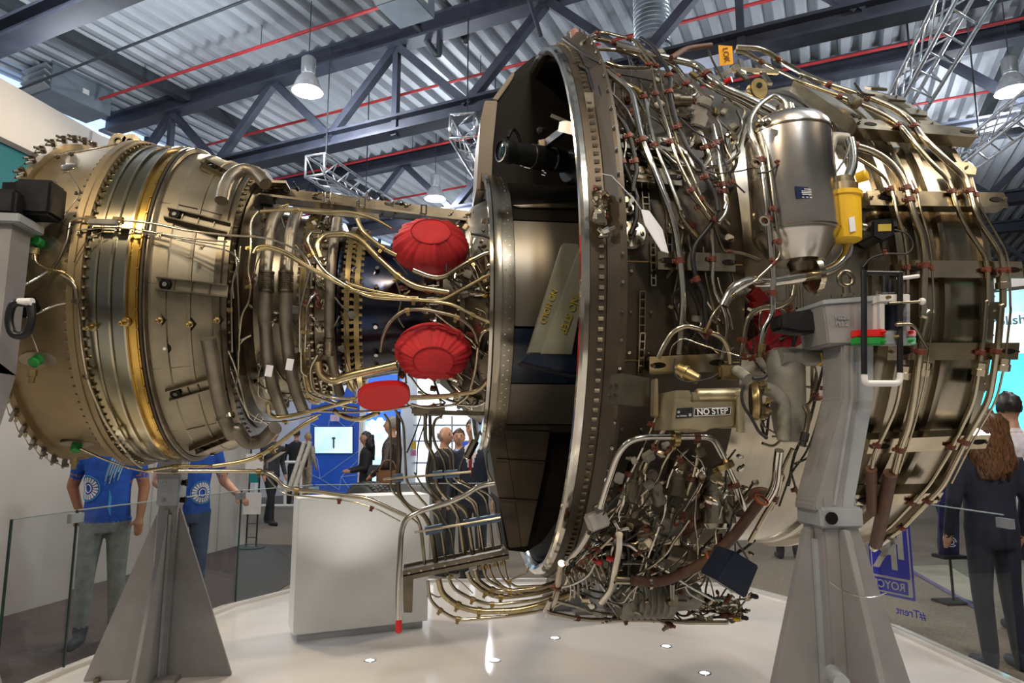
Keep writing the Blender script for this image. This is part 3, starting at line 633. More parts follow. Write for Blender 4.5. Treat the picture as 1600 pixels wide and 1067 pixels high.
# pads and green capped fittings on the exhaust case
for x, y in ((65, 383), (62, 560), (122, 690)):
    p = cyl(x, y, .752); n = rad(p); t = Vector((1, 0, 0)); pts = [p+n*.002+t*(.075*math.cos(R_(k*30)))+n.cross(t)*(.035*math.sin(R_(k*30))) for k in range(12)]
    prism('fitting_pad', pts, n*.01, MATTE, EN, .002); turn('green_cap', [(0, .022), (.035, .022), (.04, .016)], GREEN, p+n*.01, n, EN, 10); turn('fitting_nut', [(0, .017), (.025, .017), (.028, .011), (.05, .011)], BRASS, p+n*.045-Vector((0, 0, .03)), -ZV, EN, 6)
p = cyl(46, 480, .752); n = rad(p); turn('hex_port', [(0, .05), (.02, .045), (.021, .036), (.03, .036)], DARK, p, n, EN, 6)
p = cyl(86, 293, .752); turn('stub', [(0, .014), (.03, .014)], STEEL, p, rad(p), EN, 12)
pp = cyl(108, 262, .755); turn('pad', [(0, .035), (.008, .03), (.012, .016)], STEEL, pp, rad(pp), EN, 14)

# ---- core
lathe('core_case', [(-.83, .62), (-.815, .545), (-.78, .50), (-.70, .485), (-.66, .475), (-.56, .465), (-.55, .47), (-.53, .47), (-.52, .455), (-.44, .445)], STEELD, EN)
lathe('compressor_case', [(-.44, .445), (-.43, .40), (-.40, .385), (-.30, .36), (-.18, .335), (-.06, .33), (.02, .345), (.05, .36)], COMP, EN, label='dark blue tinted compressor case')
lathe('intermediate_case', [(.05, .36), (.07, .39), (.12, .43), (.17, .50), (.22, .56), (.30, .60)], STEELD, EN)
for u, r, m in ((uof(471, 470, .50), .50, BRASS), (uof(480, 470, .48), .49, STEELD), (uof(541, 470, .44), .43, BRASS), (uof(557, 470, .42), .42, BRASS), (.06, .385, STEELD), (.155, .50, STEELD)):
    lathe('core_flange', [(u-.012, r-.05), (u-.012, r), (u+.012, r), (u+.012, r-.05)], m, EN, 96)
    stuffring('core_flange_bolts', [(polar(u-.024, r-.012, a), (1, 0, 0), .0085, .05) for a in range(4, 178, 5)], BRASS if m is BRASS else STEEL)
for a in range(20, 170, 13):
    p = polar(-.49, .455, a); n = rad(p); turn('nozzle_boss', [(0, .028), (.012, .028), (.014, .016), (.035, .014), (.037, .008), (.05, .008)], STEEL, p, n, EN, 6)
for a in (35, 60, 75, 105, 128, 145):
    p = polar(.0, .345, a); box('actuator', p+rad(p)*.02, (.05, .04, .03), STEELD, EN, .004, Matrix.Rotation(R_(a), 3, 'X'))
    p = polar(-.25, .35, a+8); turn('vane_lever_boss', [(0, .012), (.03, .010)], BRIGHT, p, rad(p), EN, 8)
for u in (.01, .035):
    stuffring('vane_levers', [(polar(u-.02, .35, a), Vector((.9, 0, 0))+rad(polar(0, 1, a))*.4, .004, .04) for a in range(10, 172, 5)], BRIGHT)

# ---- fan hub rear ring, inner duct wall and its panels
lathe('hub_ring', [(.28, .60), (.275, .70), (.283, .722), (.30, .726), (.318, .724), (.32, .716), (.372, .712), (.375, .70)], BRUSH, EN, label='riveted hub ring behind the bypass duct')
stuffring('hub_rivets', [(polar(.333 if i % 2 else .352, .712, a), rad(polar(0, 1, a)), .0035, .004) for i, a in enumerate([15+q*1.9 for q in range(82)])], BRIGHT)
lathe('hub_lip', [(.262, .69), (.262, .735), (.276, .74), (.282, .73)], BRIGHT, EN)
aw = lambda y: ang(845, y, .70)
for y0, y1, m in ((290, 345, DARK), (347, 510, GREYP), (514, 598, NAVYB), (600, 662, GREYP), (664, 700, BROWN)):
    lathe('inner_duct_panel', [(.376, .69), (.376, .702), (1.16, .702), (1.16, .69)], m, EN, 24, aw(y0), aw(y1))
lathe('inner_duct_wall', [(.376, .688), (1.16, .688)], DARK, EN)
lathe('outer_duct_wall', [(.56, 1.285), (.68, 1.255), (1.15, 1.25), (1.15, .69)], DARK, EN)
for i in range(46):          # outlet guide vanes deep inside the duct
    a = 4+i*3.8; p, q = polar(.98, .70, a), polar(1.0, 1.245, a); t = Vector((.12, .02*math.cos(R_(a)), .02)); prism('guide_vane', [p, p+t, q+t, q], rad((p+q)/2).cross((1, 0, 0))*.006, BROWN, EN)
# upper and lower fairings that bridge the duct
uf = pprism('upper_fairing', '0', [(756, 300), (763, 158), (776, 156), (803, 113), (834, 88), (905, 100), (905, 300)], 3.42, .36, DARK, EN)
pprism('fairing_edge', 'G', [(158, 950), (180, 560), (205, 450), (275, 452), (250, 700), (240, 950)], 3.40, .40, BROWN, EN, .004)
pprism('fairing_edge', 'G', [(245, 445), (330, 330), (360, 290), (372, 300), (350, 345), (275, 452)], 3.40, .40, BROWN, EN, .004)
pprism('fairing_foot', 'G', [(240, 925), (700, 935), (718, 1010), (360, 1030), (250, 1000)], 3.30, .3, BROWN, EN, .006)
pprism('splitter_blade', 'H', [(360, 72), (560, 62), (720, 65), (720, 90), (400, 84)], 3.0, .1, STEELD, EN, .003)
pprism('lower_fairing', 'I', [(270, 350), (640, 365), (610, 560), (560, 760), (460, 900), (380, 950), (290, 940), (240, 640)], 3.32, .40, DARK, EN)
pprism('fairing_edge', 'I', [(212, 325), (268, 315), (275, 345), (330, 690), (360, 925), (300, 930), (290, 880), (240, 640), (205, 440)], 3.30, .44, BROWN, EN, .004)
pprism('fairing_panel', 'I', [(275, 350), (500, 358), (470, 560), (440, 700), (390, 920), (362, 925), (330, 690)], 3.29, .03, BROWN, EN, .003)
for y in (492, 686): tube('fairing_seam', [aty(*pxs('I', [(215+y*.05, y-3)])[0], 3.285), aty(*pxs('I', [(500, y+12)])[0], 3.275)], .003, DARK, EN, 4)
# the strut fairing lettered NO STEP
SF = mat('strut_fairing', (.21, .215, .165), .5, .2, .1, 8)
pprism('strut_fairing', 'H', [(640, 280), (725, 285), (735, 300), (720, 420), (655, 905), (445, 898)], 2.72, .07, SF, EN, .006, label='pale green grey strut fairing with yellow lettering')
pprism('fairing_crease', 'H', [(735, 300), (738, 640), (690, 905), (515, 902)], 2.705, .03, mat('strut_fairing_light', (.27, .28, .22), .5, .2, .1, 8), EN, .003)
pprism('strut_foot', 'H', [(400, 948), (445, 902), (725, 908), (730, 1020), (560, 985)], 2.66, .12, NAVYB, EN, .006)
tdir = (aty(*pxs('H', [(650, 770)])[0], 2.69)-aty(*pxs('H', [(715, 590)])[0], 2.69)).normalized(); tup = Vector((0, -1, 0)).cross(tdir)
text('stencil', 'NO STEP', aty(*pxs('H', [(672, 680)])[0], 2.70), tdir, tup, .030, YINK, EN)
text('stencil', 'NO HOLD', aty(*pxs('H', [(558, 634)])[0], 2.716), tdir, tup, .024, YINK, EN)

p = cyl(775, 456, .62); n = rad(p); t = Vector((0, n.z, -n.y))
prism('plug_plate', [p+Vector((.016, 0, 0)), p+t*.04, p-Vector((.016, 0, 0)), p-t*.04], n*.006, WHITE, EN, .001); turn('red_plug', [(.006, .012), (.02, .012), (.022, .008)], REDGL, p, n, EN, 12); p = cyl(757, 460, .60); turn('yellow_plug', [(0, .016), (.015, .014)], YEL, p, rad(p), EN, 12)
# ---- rear ring of the fan duct and dark case behind the pipes
lathe('duct_rear_ring', [(.60, 1.285), (.555, 1.29), (.535, 1.30), (.524, 1.318), (.527, 1.332), (.538, 1.340), (.556, 1.342), (.558, 1.334)], BRIGHT, EN, 160, label='polished rear ring of the fan duct')
lathe('ring_strip', [(.556, 1.318), (.558, 1.343), (.612, 1.352), (.614, 1.33)], BROWN, EN, 160)
stuffring('ring_latches', [(polar(.585, 1.35, a), (1, 0, 0), .008, .018) for a in [2+q*1.55 for q in range(114)]], STEELD)
lathe('outer_flange', [(.612, 1.33), (.614, 1.36), (.648, 1.405), (.66, 1.408), (.672, 1.405), (.672, 1.27)], BROWN, EN, 160)
bolts(.652, 1.41, 40, 12, 168, BOLTB, 0, 'panel_screw')
lathe('fan_case_rear', [(.672, 1.27), (1.16, 1.268), (1.165, 1.19)], BROWN, EN, 160, label='dark brown rear section of the fan case')
lathe('fan_case', [(1.16, 1.19), (1.16, 1.20), (1.70, 1.20), (1.705, 1.215), (1.735, 1.215), (1.74, 1.20), (1.80, 1.20), (1.805, 1.235), (1.835, 1.235), (1.84, 1.20), (1.89, 1.20), (1.895, 1.23), (1.925, 1.23), (1.93, 1.20), (2.0, 1.20), (2.005, 1.225), (2.03, 1.225), (2.035, 1.20), (2.18, 1.20), (2.182, 1.235), (2.21, 1.235), (2.21, 1.13), (1.2, 1.12)], BRUSH, EN, 160, label='brushed metal fan case with raised ribs')
bolts(.80, 1.27, 16, 40, 140, BOLTB, 0, 'panel_screw'); bolts(.725, 1.27, 16, 40, 140, BOLTB, 0, 'panel_screw')
bolts(2.212, 1.215, 44, 12, 168, BOLT, 1, 'rim_bolt')
for y in (408, 563):   # panel seams of the dark case
    a = ang(990, y, 1.27); tube('panel_seam', [polar(.70, 1.271, a), polar(1.15, 1.27, a)], .003, BRASS, EN, 4)
# ladder strips (perforated brackets)
def ladder(crop, pts, r, wd=.022, n=14):
    P = [cyl(x, y, r) for x, y in pxs(crop, pts)]; a, b = P[0], P[-1]; t = (b-a).normalized(); m_ = rad((a+b)/2); s = t.cross(m_)
    vs, fs = [], []
    def add(p, q, w_, h_):
        o = len(vs); up = m_; ss = (q-p).normalized().cross(up).normalized(); uu = up
        for c in (p, q):
            for i, j in ((-1, -1), (1, -1), (1, 1), (-1, 1)): vs.append(c+ss*(i*w_/2)+uu*(j*h_/2))
        fs.extend(tuple(o+k for k in f) for f in [(3, 2, 1, 0), (4, 5, 6, 7), (0, 1, 5, 4), (1, 2, 6, 5), (2, 3, 7, 6), (3, 0, 4, 7)])
    for q in (-1, 1): add(a+s*(q*wd/2), b+s*(q*wd/2), .004, .012)
    for i in range(n+1): c = a+(b-a)*(i/n); add(c-s*wd/2, c+s*wd/2, .005, .010)
    return mesh('ladder_bracket', vs, fs, STEEL, EN)
ladder('K', [(425, 635), (418, 1066)], 1.285, .02, 8); ladder('K', [(490, 310), (495, 600)], 1.285, .016, 6); ladder('J', [(450, 920), (462, 1066)], 1.29, .024, 4)
ladder('O', [(395, 0), (380, 290)], 1.285, .018, 6); ladder('0', [(1044, 315), (1046, 400)], 1.285, .016, 5)
# round ports with black hoses
for x, y, r in ((310, 90, 72), (352, 282, 88)):
    c = cyl(*pxs('K', [(x, y)])[0], 1.275); n = (rad(c)+Vector((-.12, 0, .1))).normalized(); s = r/4.103*depth(c)/FPX
    pt = turn('port_plate', [(0, s*1.12), (.012, s*1.12), (.014, s), (.022, s), (.024, s*.30), (.045, s*.28)], BRUSH, c, n, EN, 28)
    u_, v_ = frame(n)
    for k in range(6): put('port_bolt', BOLT, c+n*.022+(u_*math.cos(k*1.047)+v_*math.sin(k*1.047))*s*.78, n, pt)
# axial rails with slots on the fan case
for (cr, p, q) in (('M', (95, 160), (660, 205)), ('M', (150, 505), (800, 515)), ('M', (300, 830), (875, 838)), ('N', (560, 400), (1195, 398)), ('N', (470, 850), (1050, 825)), ('R', (540, 160), (960, 150)), ('B', (460, 425), (770, 640)), ('K', (505, 450), (995, 465)), ('J', (240, 705), (590, 730)), ('J', (250, 870), (640, 910)), ('O', (420, 185), (850, 165))):
    a, b = [cyl(*t_, 1.265 if cr in 'MNRB' else 1.30) for t_ in pxs(cr, [p, q])]; n = rad((a+b)/2)
    o = bar('axial_rail', a, b, .048, .055, STEEL, EN, upv=n); bar('rail_flange', a+n*.03, b+n*.03, .066, .006, STEEL, EN, upv=n)
    d = (b-a).normalized(); s = d.cross(n)
    for e in (.92, .12):
        c = a+(b-a)*e; c2 = c+n*.034
        prism('rail_slot', [c2+d*(.028*math.cos(R_(k*30)))+s*(.011*math.sin(R_(k*30))) for k in range(12)], n*.0015, DARK, o)
    put('rail_bolt', BOLT, b+n*.03-d*.012, n, o); put('rail_bolt', BOLT, a+n*.03+d*.012, n, o)
# red strut frame behind the pipes
for p, q in (((1175, 455), (1232, 520)), ((1170, 545), (1240, 500)), ((1180, 470), (1215, 560)), ((1195, 560), (1250, 525))):
    bar('red_strut', cyl(*p, 1.28), cyl(*q, 1.28), .045, .04, REDP, EN, upv=(0, -1, 0))

# ---- grey stands
def fins(r, x, y, z0, z1, rb, rt_, pw, m, yaw=0.):
    box('base_plate', (x, y, z0+.012), (pw*2.4, pw*2.4, .024), m, r, .003)
    box('post', (x, y, (z0+z1)/2+.05), (pw, pw, z1-z0+.1), STAND, r, .008, Matrix.Rotation(yaw, 3, 'Z'))
    for k in range(4):
        d = Vector((math.cos(yaw+k*math.pi/2), math.sin(yaw+k*math.pi/2), 0)); s = Vector((-d.y, d.x, 0)); c = Vector((x, y, 0))
        pts = [c+d*(pw/2)+ZV*z0, c+d*rb+ZV*z0, c+d*rb+ZV*(z0+.01), c+d*rt_+ZV*z1, c+d*(pw/2)+ZV*z1]
        prism('fin', [p-s*.011 for p in pts], s*.022, m, r, .002)
        bar('weld_flute', c+d*(pw/2+.006)+s*.02+ZV*z0, c+d*(pw/2+.006)+s*.02+ZV*(z1-.03), .014, .014, STANDL, r, upv=d)
        box('foot_bolt', c+d*(rb*.8)+s*.03+ZV*(z0+.012), (.03, .03, .024), STEELD, r, .003)
s1 = empty('engine_stand', (1.21, 1.98, PZ), 'grey steel stand with jacking unit under the near side of the fan case', 'engine stand', 'engine stands')
fins(s1, 1.215, 1.98, PZ, 1.24, .40, .085, .115, STAND, 0)
box('socket', (1.215, 1.98, 1.275), (.135, .135, .06), STANDL, s1, .006); turn('lock_pin', [(0, .015), (.006, .018), (.012, .018)], DARK, (1.175, 1.912, 1.275), (0, -1, 0), s1, 16)
turn('tie_pin', [(0, .022), (.09, .022)], STANDL, (1.15, 1.91, .85), (-.3, -1, 0), s1, 14)
ca, cb, cc, cd_ = Vector((1.215, 1.98, 1.28)), Vector((1.215, 1.98, 1.34)), aty(1337, 615, 1.98), aty(1337, 535, 1.98)
cc.x = cd_.x
pprism('column', '0', [(1316, 536), (1366, 536), (1366, 622), (1336, 786), (1336, 800), (1272, 800), (1272, 786), (1316, 622)], 1.925, .11, STAND, s1, .006)
pprism('column_lit_side', '0', [(1342, 540), (1365, 540), (1365, 622), (1335, 786), (1335, 798), (1316, 798), (1316, 786), (1342, 622)], 1.921, .01, STANDL, s1, .002)  # lit side of the column put in as a lighter strip
pprism('weld_seam_highlight', '0', [(1330, 540), (1334, 540), (1334, 622), (1306, 790), (1302, 790), (1330, 622)], 1.920, .008, STANDL, s1, .001)  # weld line with its highlight put into the lighter colour
pprism('head_block', 'U', [(300, 292), (618, 268), (775, 268), (775, 630), (345, 630)], 1.92, .15, STAND, s1, .005)
pprism('head_cap', 'U', [(300, 258), (610, 232), (775, 215), (775, 270), (618, 278), (300, 300)], 1.915, .16, STANDL, s1, .003)
text('stamp', '10220\nPt1 2', aty(*pxs('U', [(455, 430)])[0], 1.916), (1, 0, 0), ZV, .014, STANDL, s1)
pprism('mount_arm', 'U', [(-60, 380), (120, 345), (305, 330), (312, 525), (120, 535), (-60, 500)], 1.98, .07, BLKMET, s1, .008)
ec = aty(*pxs('U', [(488, 85)])[0], 1.98); vs, fs = sweep([ec+Vector((math.cos(k*math.pi/12)*.0235, 0, math.sin(k*math.pi/12)*.0235)) for k in range(25)], .0085, 10, False); sharp(mesh('eye_bolt', vs, fs, STEELD, s1, True), 60)
turn('eye_shank', [(-.04, .022), (-.028, .022), (-.026, .012), (.0, .012)], STEELD, ec-ZV*.022, ZV, s1, 14)
for x, y in ((350, 240), (440, 232), (540, 220), (760, 205)): turn('cap_screw', [(0, .008), (.01, .008)], STEELD, aty(*pxs('U', [(x, y+8)])[0], 1.96), ZV, s1, 8)
pprism('unit_cap', 'U', [(775, 213), (1028, 208), (1028, 275), (775, 278)], 1.88, .16, WHITE, s1, .003)
pprism('unit_side', 'U', [(775, 280), (816, 280), (816, 512), (775, 505)], 1.885, .14, WHITE, s1, .002); pprism('unit_side', 'U', [(992, 278), (1028, 278), (1028, 512), (992, 512)], 1.885, .14, STANDL, s1, .002)
g0 = aty(*pxs('U', [(903, 515)])[0], 1.93); turn('cylinder', [(0, .032), (.085, .032)], NAVYB, g0, ZV, s1, 24)
for nm, pts, m in (('unit_base', [(820, 517), (1000, 513), (1000, 632), (820, 632)], STANDL), ('red_tag', [(575, 508), (818, 502), (818, 566), (575, 566)], REDGL), ('green_tag', [(575, 568), (818, 568), (818, 630), (575, 626)], GREEN), ('red_tag', [(1004, 508), (1078, 510), (1078, 566), (1004, 566)], mat('pink_tag', (.75, .35, .42), .4)), ('green_tag', [(1004, 568), (1078, 568), (1078, 628), (1004, 630)], mat('pale_green_tag', (.28, .66, .45), .4))):
    pprism(nm, 'U', pts, 1.87, .03, m, s1, .002)
for x, y, m in ((903, 567, BRASS), (835, 240, BRASS), (793, 527, REDGL), (795, 604, GREEN), (1022, 530, REDGL), (1022, 602, GREEN)): turn('knob', [(0, .006), (.012, .005), (.016, .002)], m, aty(*pxs('U', [(x, y)])[0], 1.868), (0, -1, 0), s1, 8)
def utube(nm, pts, Y, r, m, rf=.02): return tube(nm, fillet([aty(x, y, Y) for x, y in pxs('U', pts)], rf), r, m, s1, 10)
utube('frame_rail', [(622, 32), (955, 38)], 1.86, .007, BLKMET); utube('frame_post', [(640, 15), (642, 880)], 1.855, .0088, BLKMET); utube('frame_post', [(940, 30), (940, 875)], 1.86, .0088, BLKMET)
utube('hand_grip', [(642, 878), (645, 955), (935, 955), (942, 870)], 1.857, .0095, WHITE, .03); utube('lever', [(845, 288), (1120, 272)], 1.855, .004, STEELD); turn('lever_ball', [(-.010, .003), (-.006, .009), (.0, .011), (.006, .009), (.010, .003)], WHITE, aty(*pxs('U', [(1125, 271)])[0], 1.855), (1, 0, 0), s1, 12)
utube('crank', [(905, 465), (1030, 460), (1075, 500), (1174, 665)], 1.85, .0048, STEELD); turn('crank_nut', [(0, .009), (.012, .009)], BRASS, aty(*pxs('U', [(925, 465)])[0], 1.86), (0, -1, 0), s1, 6); utube('white_handle', [(920, 82), (1095, 60)], 1.9, .006, WHITE); utube('valve_stem', [(820, 200), (820, 60)], 1.93, .012, BLKMET); utube('valve_stem', [(868, 200), (868, 90)], 1.90, .010, BLKMET)
tube('seal_wire', fillet([aty(x, y, 1.72) for x, y in ((1296, 908), (1310, 919), (1340, 932), (1365, 934), (1385, 926))], .1), .0012, BRIGHT, s1, 4)

def tailstand(x, y, lab, yaw=0., near=False):
    r = empty('engine_stand', (x, y, PZ), lab, 'engine stand', 'engine stands'); fins(r, x, y, PZ, 1.10, .40, .06, .105, STAND, yaw)
    box('socket', (x, y, 1.20), (.125, .125, .16), STANDL, r, .006)
    for z in (1.15, 1.25): turn('lock_pin', [(0, .016), (.02, .016), (.022, .02), (.03, .02)], DARK, (x+.062, y-.03, z), (1, 0, 0), r, 14); turn('lock_pin', [(0, .008), (.012, .008)], BRIGHT, (x-.02, y-.064, z), (0, -1, 0), r, 10)
    sg = 1 if y < AY else -1
    top = Vector((x, y+sg*.10, AZ)); p0, p1, p2 = Vector((x, y, 1.26)), Vector((x, y, 1.45)), Vector((x, y+sg*.10, 1.75))
    for a, b in ((p0, p1), (p1, p2), (p2, top+ZV*.12)): bar('column', a-(b-a).normalized()*.01, b+(b-a).normalized()*.01, .13, .12, STAND, r, upv=(0, -1, 0))
    box('head_cap', top+ZV*.13, (.20, .17, .035), STANDL, r, .004); box('clamp_jaw', top+Vector((.0, sg*.02, .20)), (.13, .16, .10), BLKMET, r, .012); box('clamp_jaw', top+Vector((.09, sg*.05, .24)), (.14, .12, .14), BLKMET, r, .012)
    bar('mount_arm', top+Vector((.02, sg*.0, .25)), Vector((x+.04, AY-sg*.755, AZ+.25)), .09, .09, BLKMET, r)
    return r, top
r2, top = tailstand(-1.60, 2.60, 'grey steel stand cut by the left edge, under the near side of the tail', 0, True)
tailstand(-1.50, 4.36, 'grey steel stand with triangular fins behind the tail, on the platform', 0)
# shackle of the near tail stand
sh = aty(28, 487, 2.55); vs, fs = sweep(fillet([sh+Vector(v) for v in ((.03, 0, .03), (-.02, 0, .035), (-.03, 0, -.03), (-.01, 0, -.085), (.035, 0, -.085), (.05, 0, -.03), (.04, 0, .03))], .03), .014, 10); o = sharp(mesh('shackle', vs, fs, BLKMET, None, True), 60); tag(o, 'black steel shackle hanging beside the near tail stand', 'shackle')
turn('shackle_pin', [(0, .014), (.05, .014)], WHITE, sh+Vector((.0, .0, .035)), (1, -.2, 0), o, 12)
fs_ = empty('engine_stand', (1.33, 5.6, PZ), 'grey steel stand under the far side of the fan case, mostly hidden', 'engine stand', 'engine stands'); fins(fs_, 1.33, 5.6, PZ, 1.24, .42, .105, .13, STAND, 0); bar('column', (1.33, 5.6, 1.3), (1.38, 5.3, 2.1), .125, .125, STAND, fs_); box('mount_arm', (1.38, 5.06, 2.1), (.14, .6, .14), BLKMET, fs_, .01)
# ================================================================ pipes, hoses and units on the engine
def surf(s, x, y):
    return aty(x, y, s[1]) if isinstance(s, tuple) else cyl(x, y, s)
def clampat(P, t, r, m, parent, nrm):
    t = t.normalized(); vs, fs = sweep([P-t*.011, P-t*.010, P+t*.010, P+t*.011], [r*1.1, r*1.22+.0015, r*1.22+.0015, r*1.1], 12)
    s = t.cross(nrm).normalized(); c = P+s*(r*1.2+.006); o = len(vs)
    for i in (-1, 1):
        for j in (-1, 1):
            for k in (-1, 1): vs.append(c+s*(i*.008)+t*(j*.007)+nrm*(k*.004))
    fs += [tuple(o+q for q in f) for f in ((0, 1, 3, 2), (4, 6, 7, 5), (0, 4, 5, 1), (2, 3, 7, 6), (0, 2, 6, 4), (1, 5, 7, 3))]
    v2, f2 = sweep([c-nrm*.008, c+nrm*.010], .0035, 6); o = len(vs); vs += v2; fs += [tuple(o+q for q in f) for f in f2]
    return sharp(mesh('clamp', vs, fs, m, parent), 40)
def T(crops, sf, wpx, m=STEEL, clamps=(), name='pipe', cm=None, fr=.05, n=10, ends=None, parent=None):
    """trace: [(crop, points)], surface radius or ('Y', y), width in crop pixels; clamps are crop points"""
    if isinstance(crops, tuple): crops = [crops]
    P = []; s0 = CR[crops[0][0]][2]
    for c, pts in crops: P += [surf(p[2] if len(p) > 2 else sf, p[0], p[1]) for p in pxs(c, pts)]
    r = wpx/s0*.5*depth(P[len(P)//2])/FPX*.95
    path = fillet(P, fr if m is not BLACK else fr*1.6); o = tube(name, path, r, m, parent or EN, n)
    for cl in clamps:
        c, q = (crops[0][0], cl) if not isinstance(cl[0], str) else (cl[0], cl[1])
        x, y = pxs(c, [q])[0]; best = None
        for i in range(len(path)-1):
            for k in range(5):
                p = path[i].lerp(path[i+1], k/4); d = (p-CAM); w_ = d.dot(FW); e = (800+FPX*d.dot(RT)/w_-x)**2+(533.5-FPX*d.dot(UP)/w_-y)**2
                if best is None or e < best[0]: best = (e, p, path[i+1]-path[i])
        if best[2].length > 1e-6: clampat(best[1], best[2], r, cm or CLAMP, o, rad(best[1]) if not isinstance(sf, tuple) else Vector((0, -1, 0)))
    for e in ends or ():
        i = 0 if e[0] == 0 else -1; d = (path[1]-path[0]) if i == 0 else (path[-1]-path[-2])
        turn('end_nut', [(-.014, r*1.5), (.014, r*1.5), (.015, r*1.2), (.03, r*1.2)], e[1], path[i], d*(1 if i else -1), o, 6)
    return o
# -- upper fan case cluster
T([('J', [(68, 105), (105, 160), (180, 192), (238, 290), (380, 400), (440, 680), (500, 830), (590, 1050)]), ('K', [(640, 250), (665, 440), (690, 700), (672, 880), (655, 1040)])], 1.37, 42, BRIGHT, [(440, 675), (236, 285), ('K', (664, 440))])
turn('blanking_cap', [(-.02, .022), (.015, .022), (.03, .014)], mat('pink_cap', (.32, .16, .12), .6), cyl(*pxs('J', [(66, 92)])[0], 1.37), (-.2, -.1, 1), EN, 16)
T(('J', [(100, 135), (180, 75), (240, 75), (380, 110), (440, 150)]), 1.40, 18, STEEL, [(180, 78), (375, 108)]); T(('J', [(105, 140), (180, 105), (290, 130), (400, 165), (470, 240)]), 1.38, 30, STEEL, [(292, 130)])
T([('J', [(300, 150), (560, 212), (740, 250), (800, 310), (870, 370), (1000, 430), (1138, 492)]), ('A', [(1350, 580)])], 1.40, 44, BRIGHT, [(800, 308)])
T(('J', [(105, 160), (300, 170), (420, 205), (480, 240)]), 1.36, 24); T(('J', [(245, 240), (310, 266), (440, 270), (490, 264)]), 1.36, 22); T(('J', [(290, 300), (400, 320), (480, 340), (560, 350)]), 1.34, 12, BLACK)
T(('J', [(390, 112), (490, 250), (520, 420), (570, 570), (600, 680), (640, 800), (720, 960), (790, 1066)]), 1.42, 20, STEEL, [(490, 250), (520, 420), (600, 680), (715, 950)])
T(('J', [(405, 115), (530, 260), (555, 400), (580, 470), (600, 560), (640, 690)]), 1.42, 15, STEEL, [(530, 258)])
T(('J', [(430, 105), (500, 150), (550, 230), (600, 310), (590, 410), (620, 540), (650, 620), (700, 740), (780, 820), (790, 880), (850, 980), (862, 1066)]), 1.43, 28, BLACK, [(600, 312), (593, 405), (640, 600), (786, 880)], 'hose')
T(('J', [(550, 220), (620, 260), (690, 360), (745, 395), (730, 430), (640, 437)]), 1.38, 25, BRIGHT, [(690, 362)], ends=[(1, BRASS)])
T(('J', [(240, 265), (300, 310), (340, 350), (405, 392)]), 1.36, 22, STEEL, [(312, 318)], ends=[(1, BRASS)]); T(('J', [(452, 410), (475, 560), (510, 700), (560, 820), (655, 1066)]), 1.36, 25, BRIGHT, [(458, 440), (510, 700)])
T(('J', [(0, 105), (60, 150), (150, 215), (200, 240)]), 1.41, 20, BLACK, (), 'hose')
T([('J', [(90, 262), (140, 280), (165, 380), (205, 460), (270, 570), (295, 650), (330, 790), (380, 900), (412, 1000)]), ('K', [(390, 60), (385, 190), (348, 275)])], 1.36, 30, BLACK, [(295, 650), (335, 795)], 'hose')
T(('J', [(228, 255), (205, 330), (200, 410), (240, 480), (340, 580), (370, 650), (388, 720), (402, 790), (412, 840), (392, 900), (388, 960)]), 1.38, 28, BLACK, [(366, 650), (400, 790)], 'hose')
T([('J', [(830, 590), (850, 680), (868, 800), (895, 930), (905, 1030), (890, 1066)]), ('K', [(968, 60), (962, 140), (915, 195)])], 1.38, 30, BRIGHT, [(850, 690), (888, 920), (895, 962)])
T(('J', [(765, 640), (795, 715), (820, 770), (780, 822)]), 1.36, 32, BRIGHT, [(795, 716)])
T(('J', [(650, 550), (720, 620), (850, 690), (900, 800), (940, 900), (1010, 965)]), 1.45, 10, BLACK, [(850, 690), (945, 905)], 'cable'); T(('J', [(790, 835), (850, 860), (1000, 842), (1080, 818)]), 1.46, 8, BLACK, (), 'cable')
T(('J', [(600, 640), (650, 730), (720, 870), (770, 1000), (835, 1066)]), 1.40, 18, STEEL, [(765, 1000)])
T(('J', [(735, 320), (830, 390), (950, 440), (1060, 500), (1130, 545)]), 1.37, 26, BRIGHT, (), ends=[(0, BRASS)])
T(('A', [(795, 290), (870, 242), (995, 226)]), 1.42, 28, HOSE, (), 'hose')
T(('A', [(980, 250), (1010, 320), (1050, 390), (1085, 415)]), 1.42, 12, STEELD, ()); 
c = cyl(*pxs('A', [(1068, 410)])[0], 1.42); turn('red_cap', [(0, .012), (.025, .012)], REDGL, c, (1, -1, .2), EN, 10)
# actuator valve block in the cluster
c = cyl(*pxs('J', [(745, 520)])[0], 1.36); n = rad(c)
for d, s in (((0, 0, 0), (.06, .05, .045)), ((.0, -.015, -.04), (.05, .045, .05)), ((.02, -.02, .035), (.05, .045, .035)), ((-.035, -.015, .012), (.04, .03, .025))): box('valve_block', c+Vector(d), s, mat('pale_alloy', (.55, .53, .48), .4, .6, .1, 20), EN, .006, (R_(20), R_(12), R_(8)))
turn('valve_motor', [(0, .022), (.05, .022), (.055, .03), (.08, .03)], STEELD, c+Vector((-.04, -.03, .03)), (-1, -.1, -.1), EN, 16)
turn('valve_drum', [(0, .026), (.05, .026), (.06, .018)], STEELD, c+Vector((-.01, -.01, -.10)), (0, -.5, -1), EN, 20)
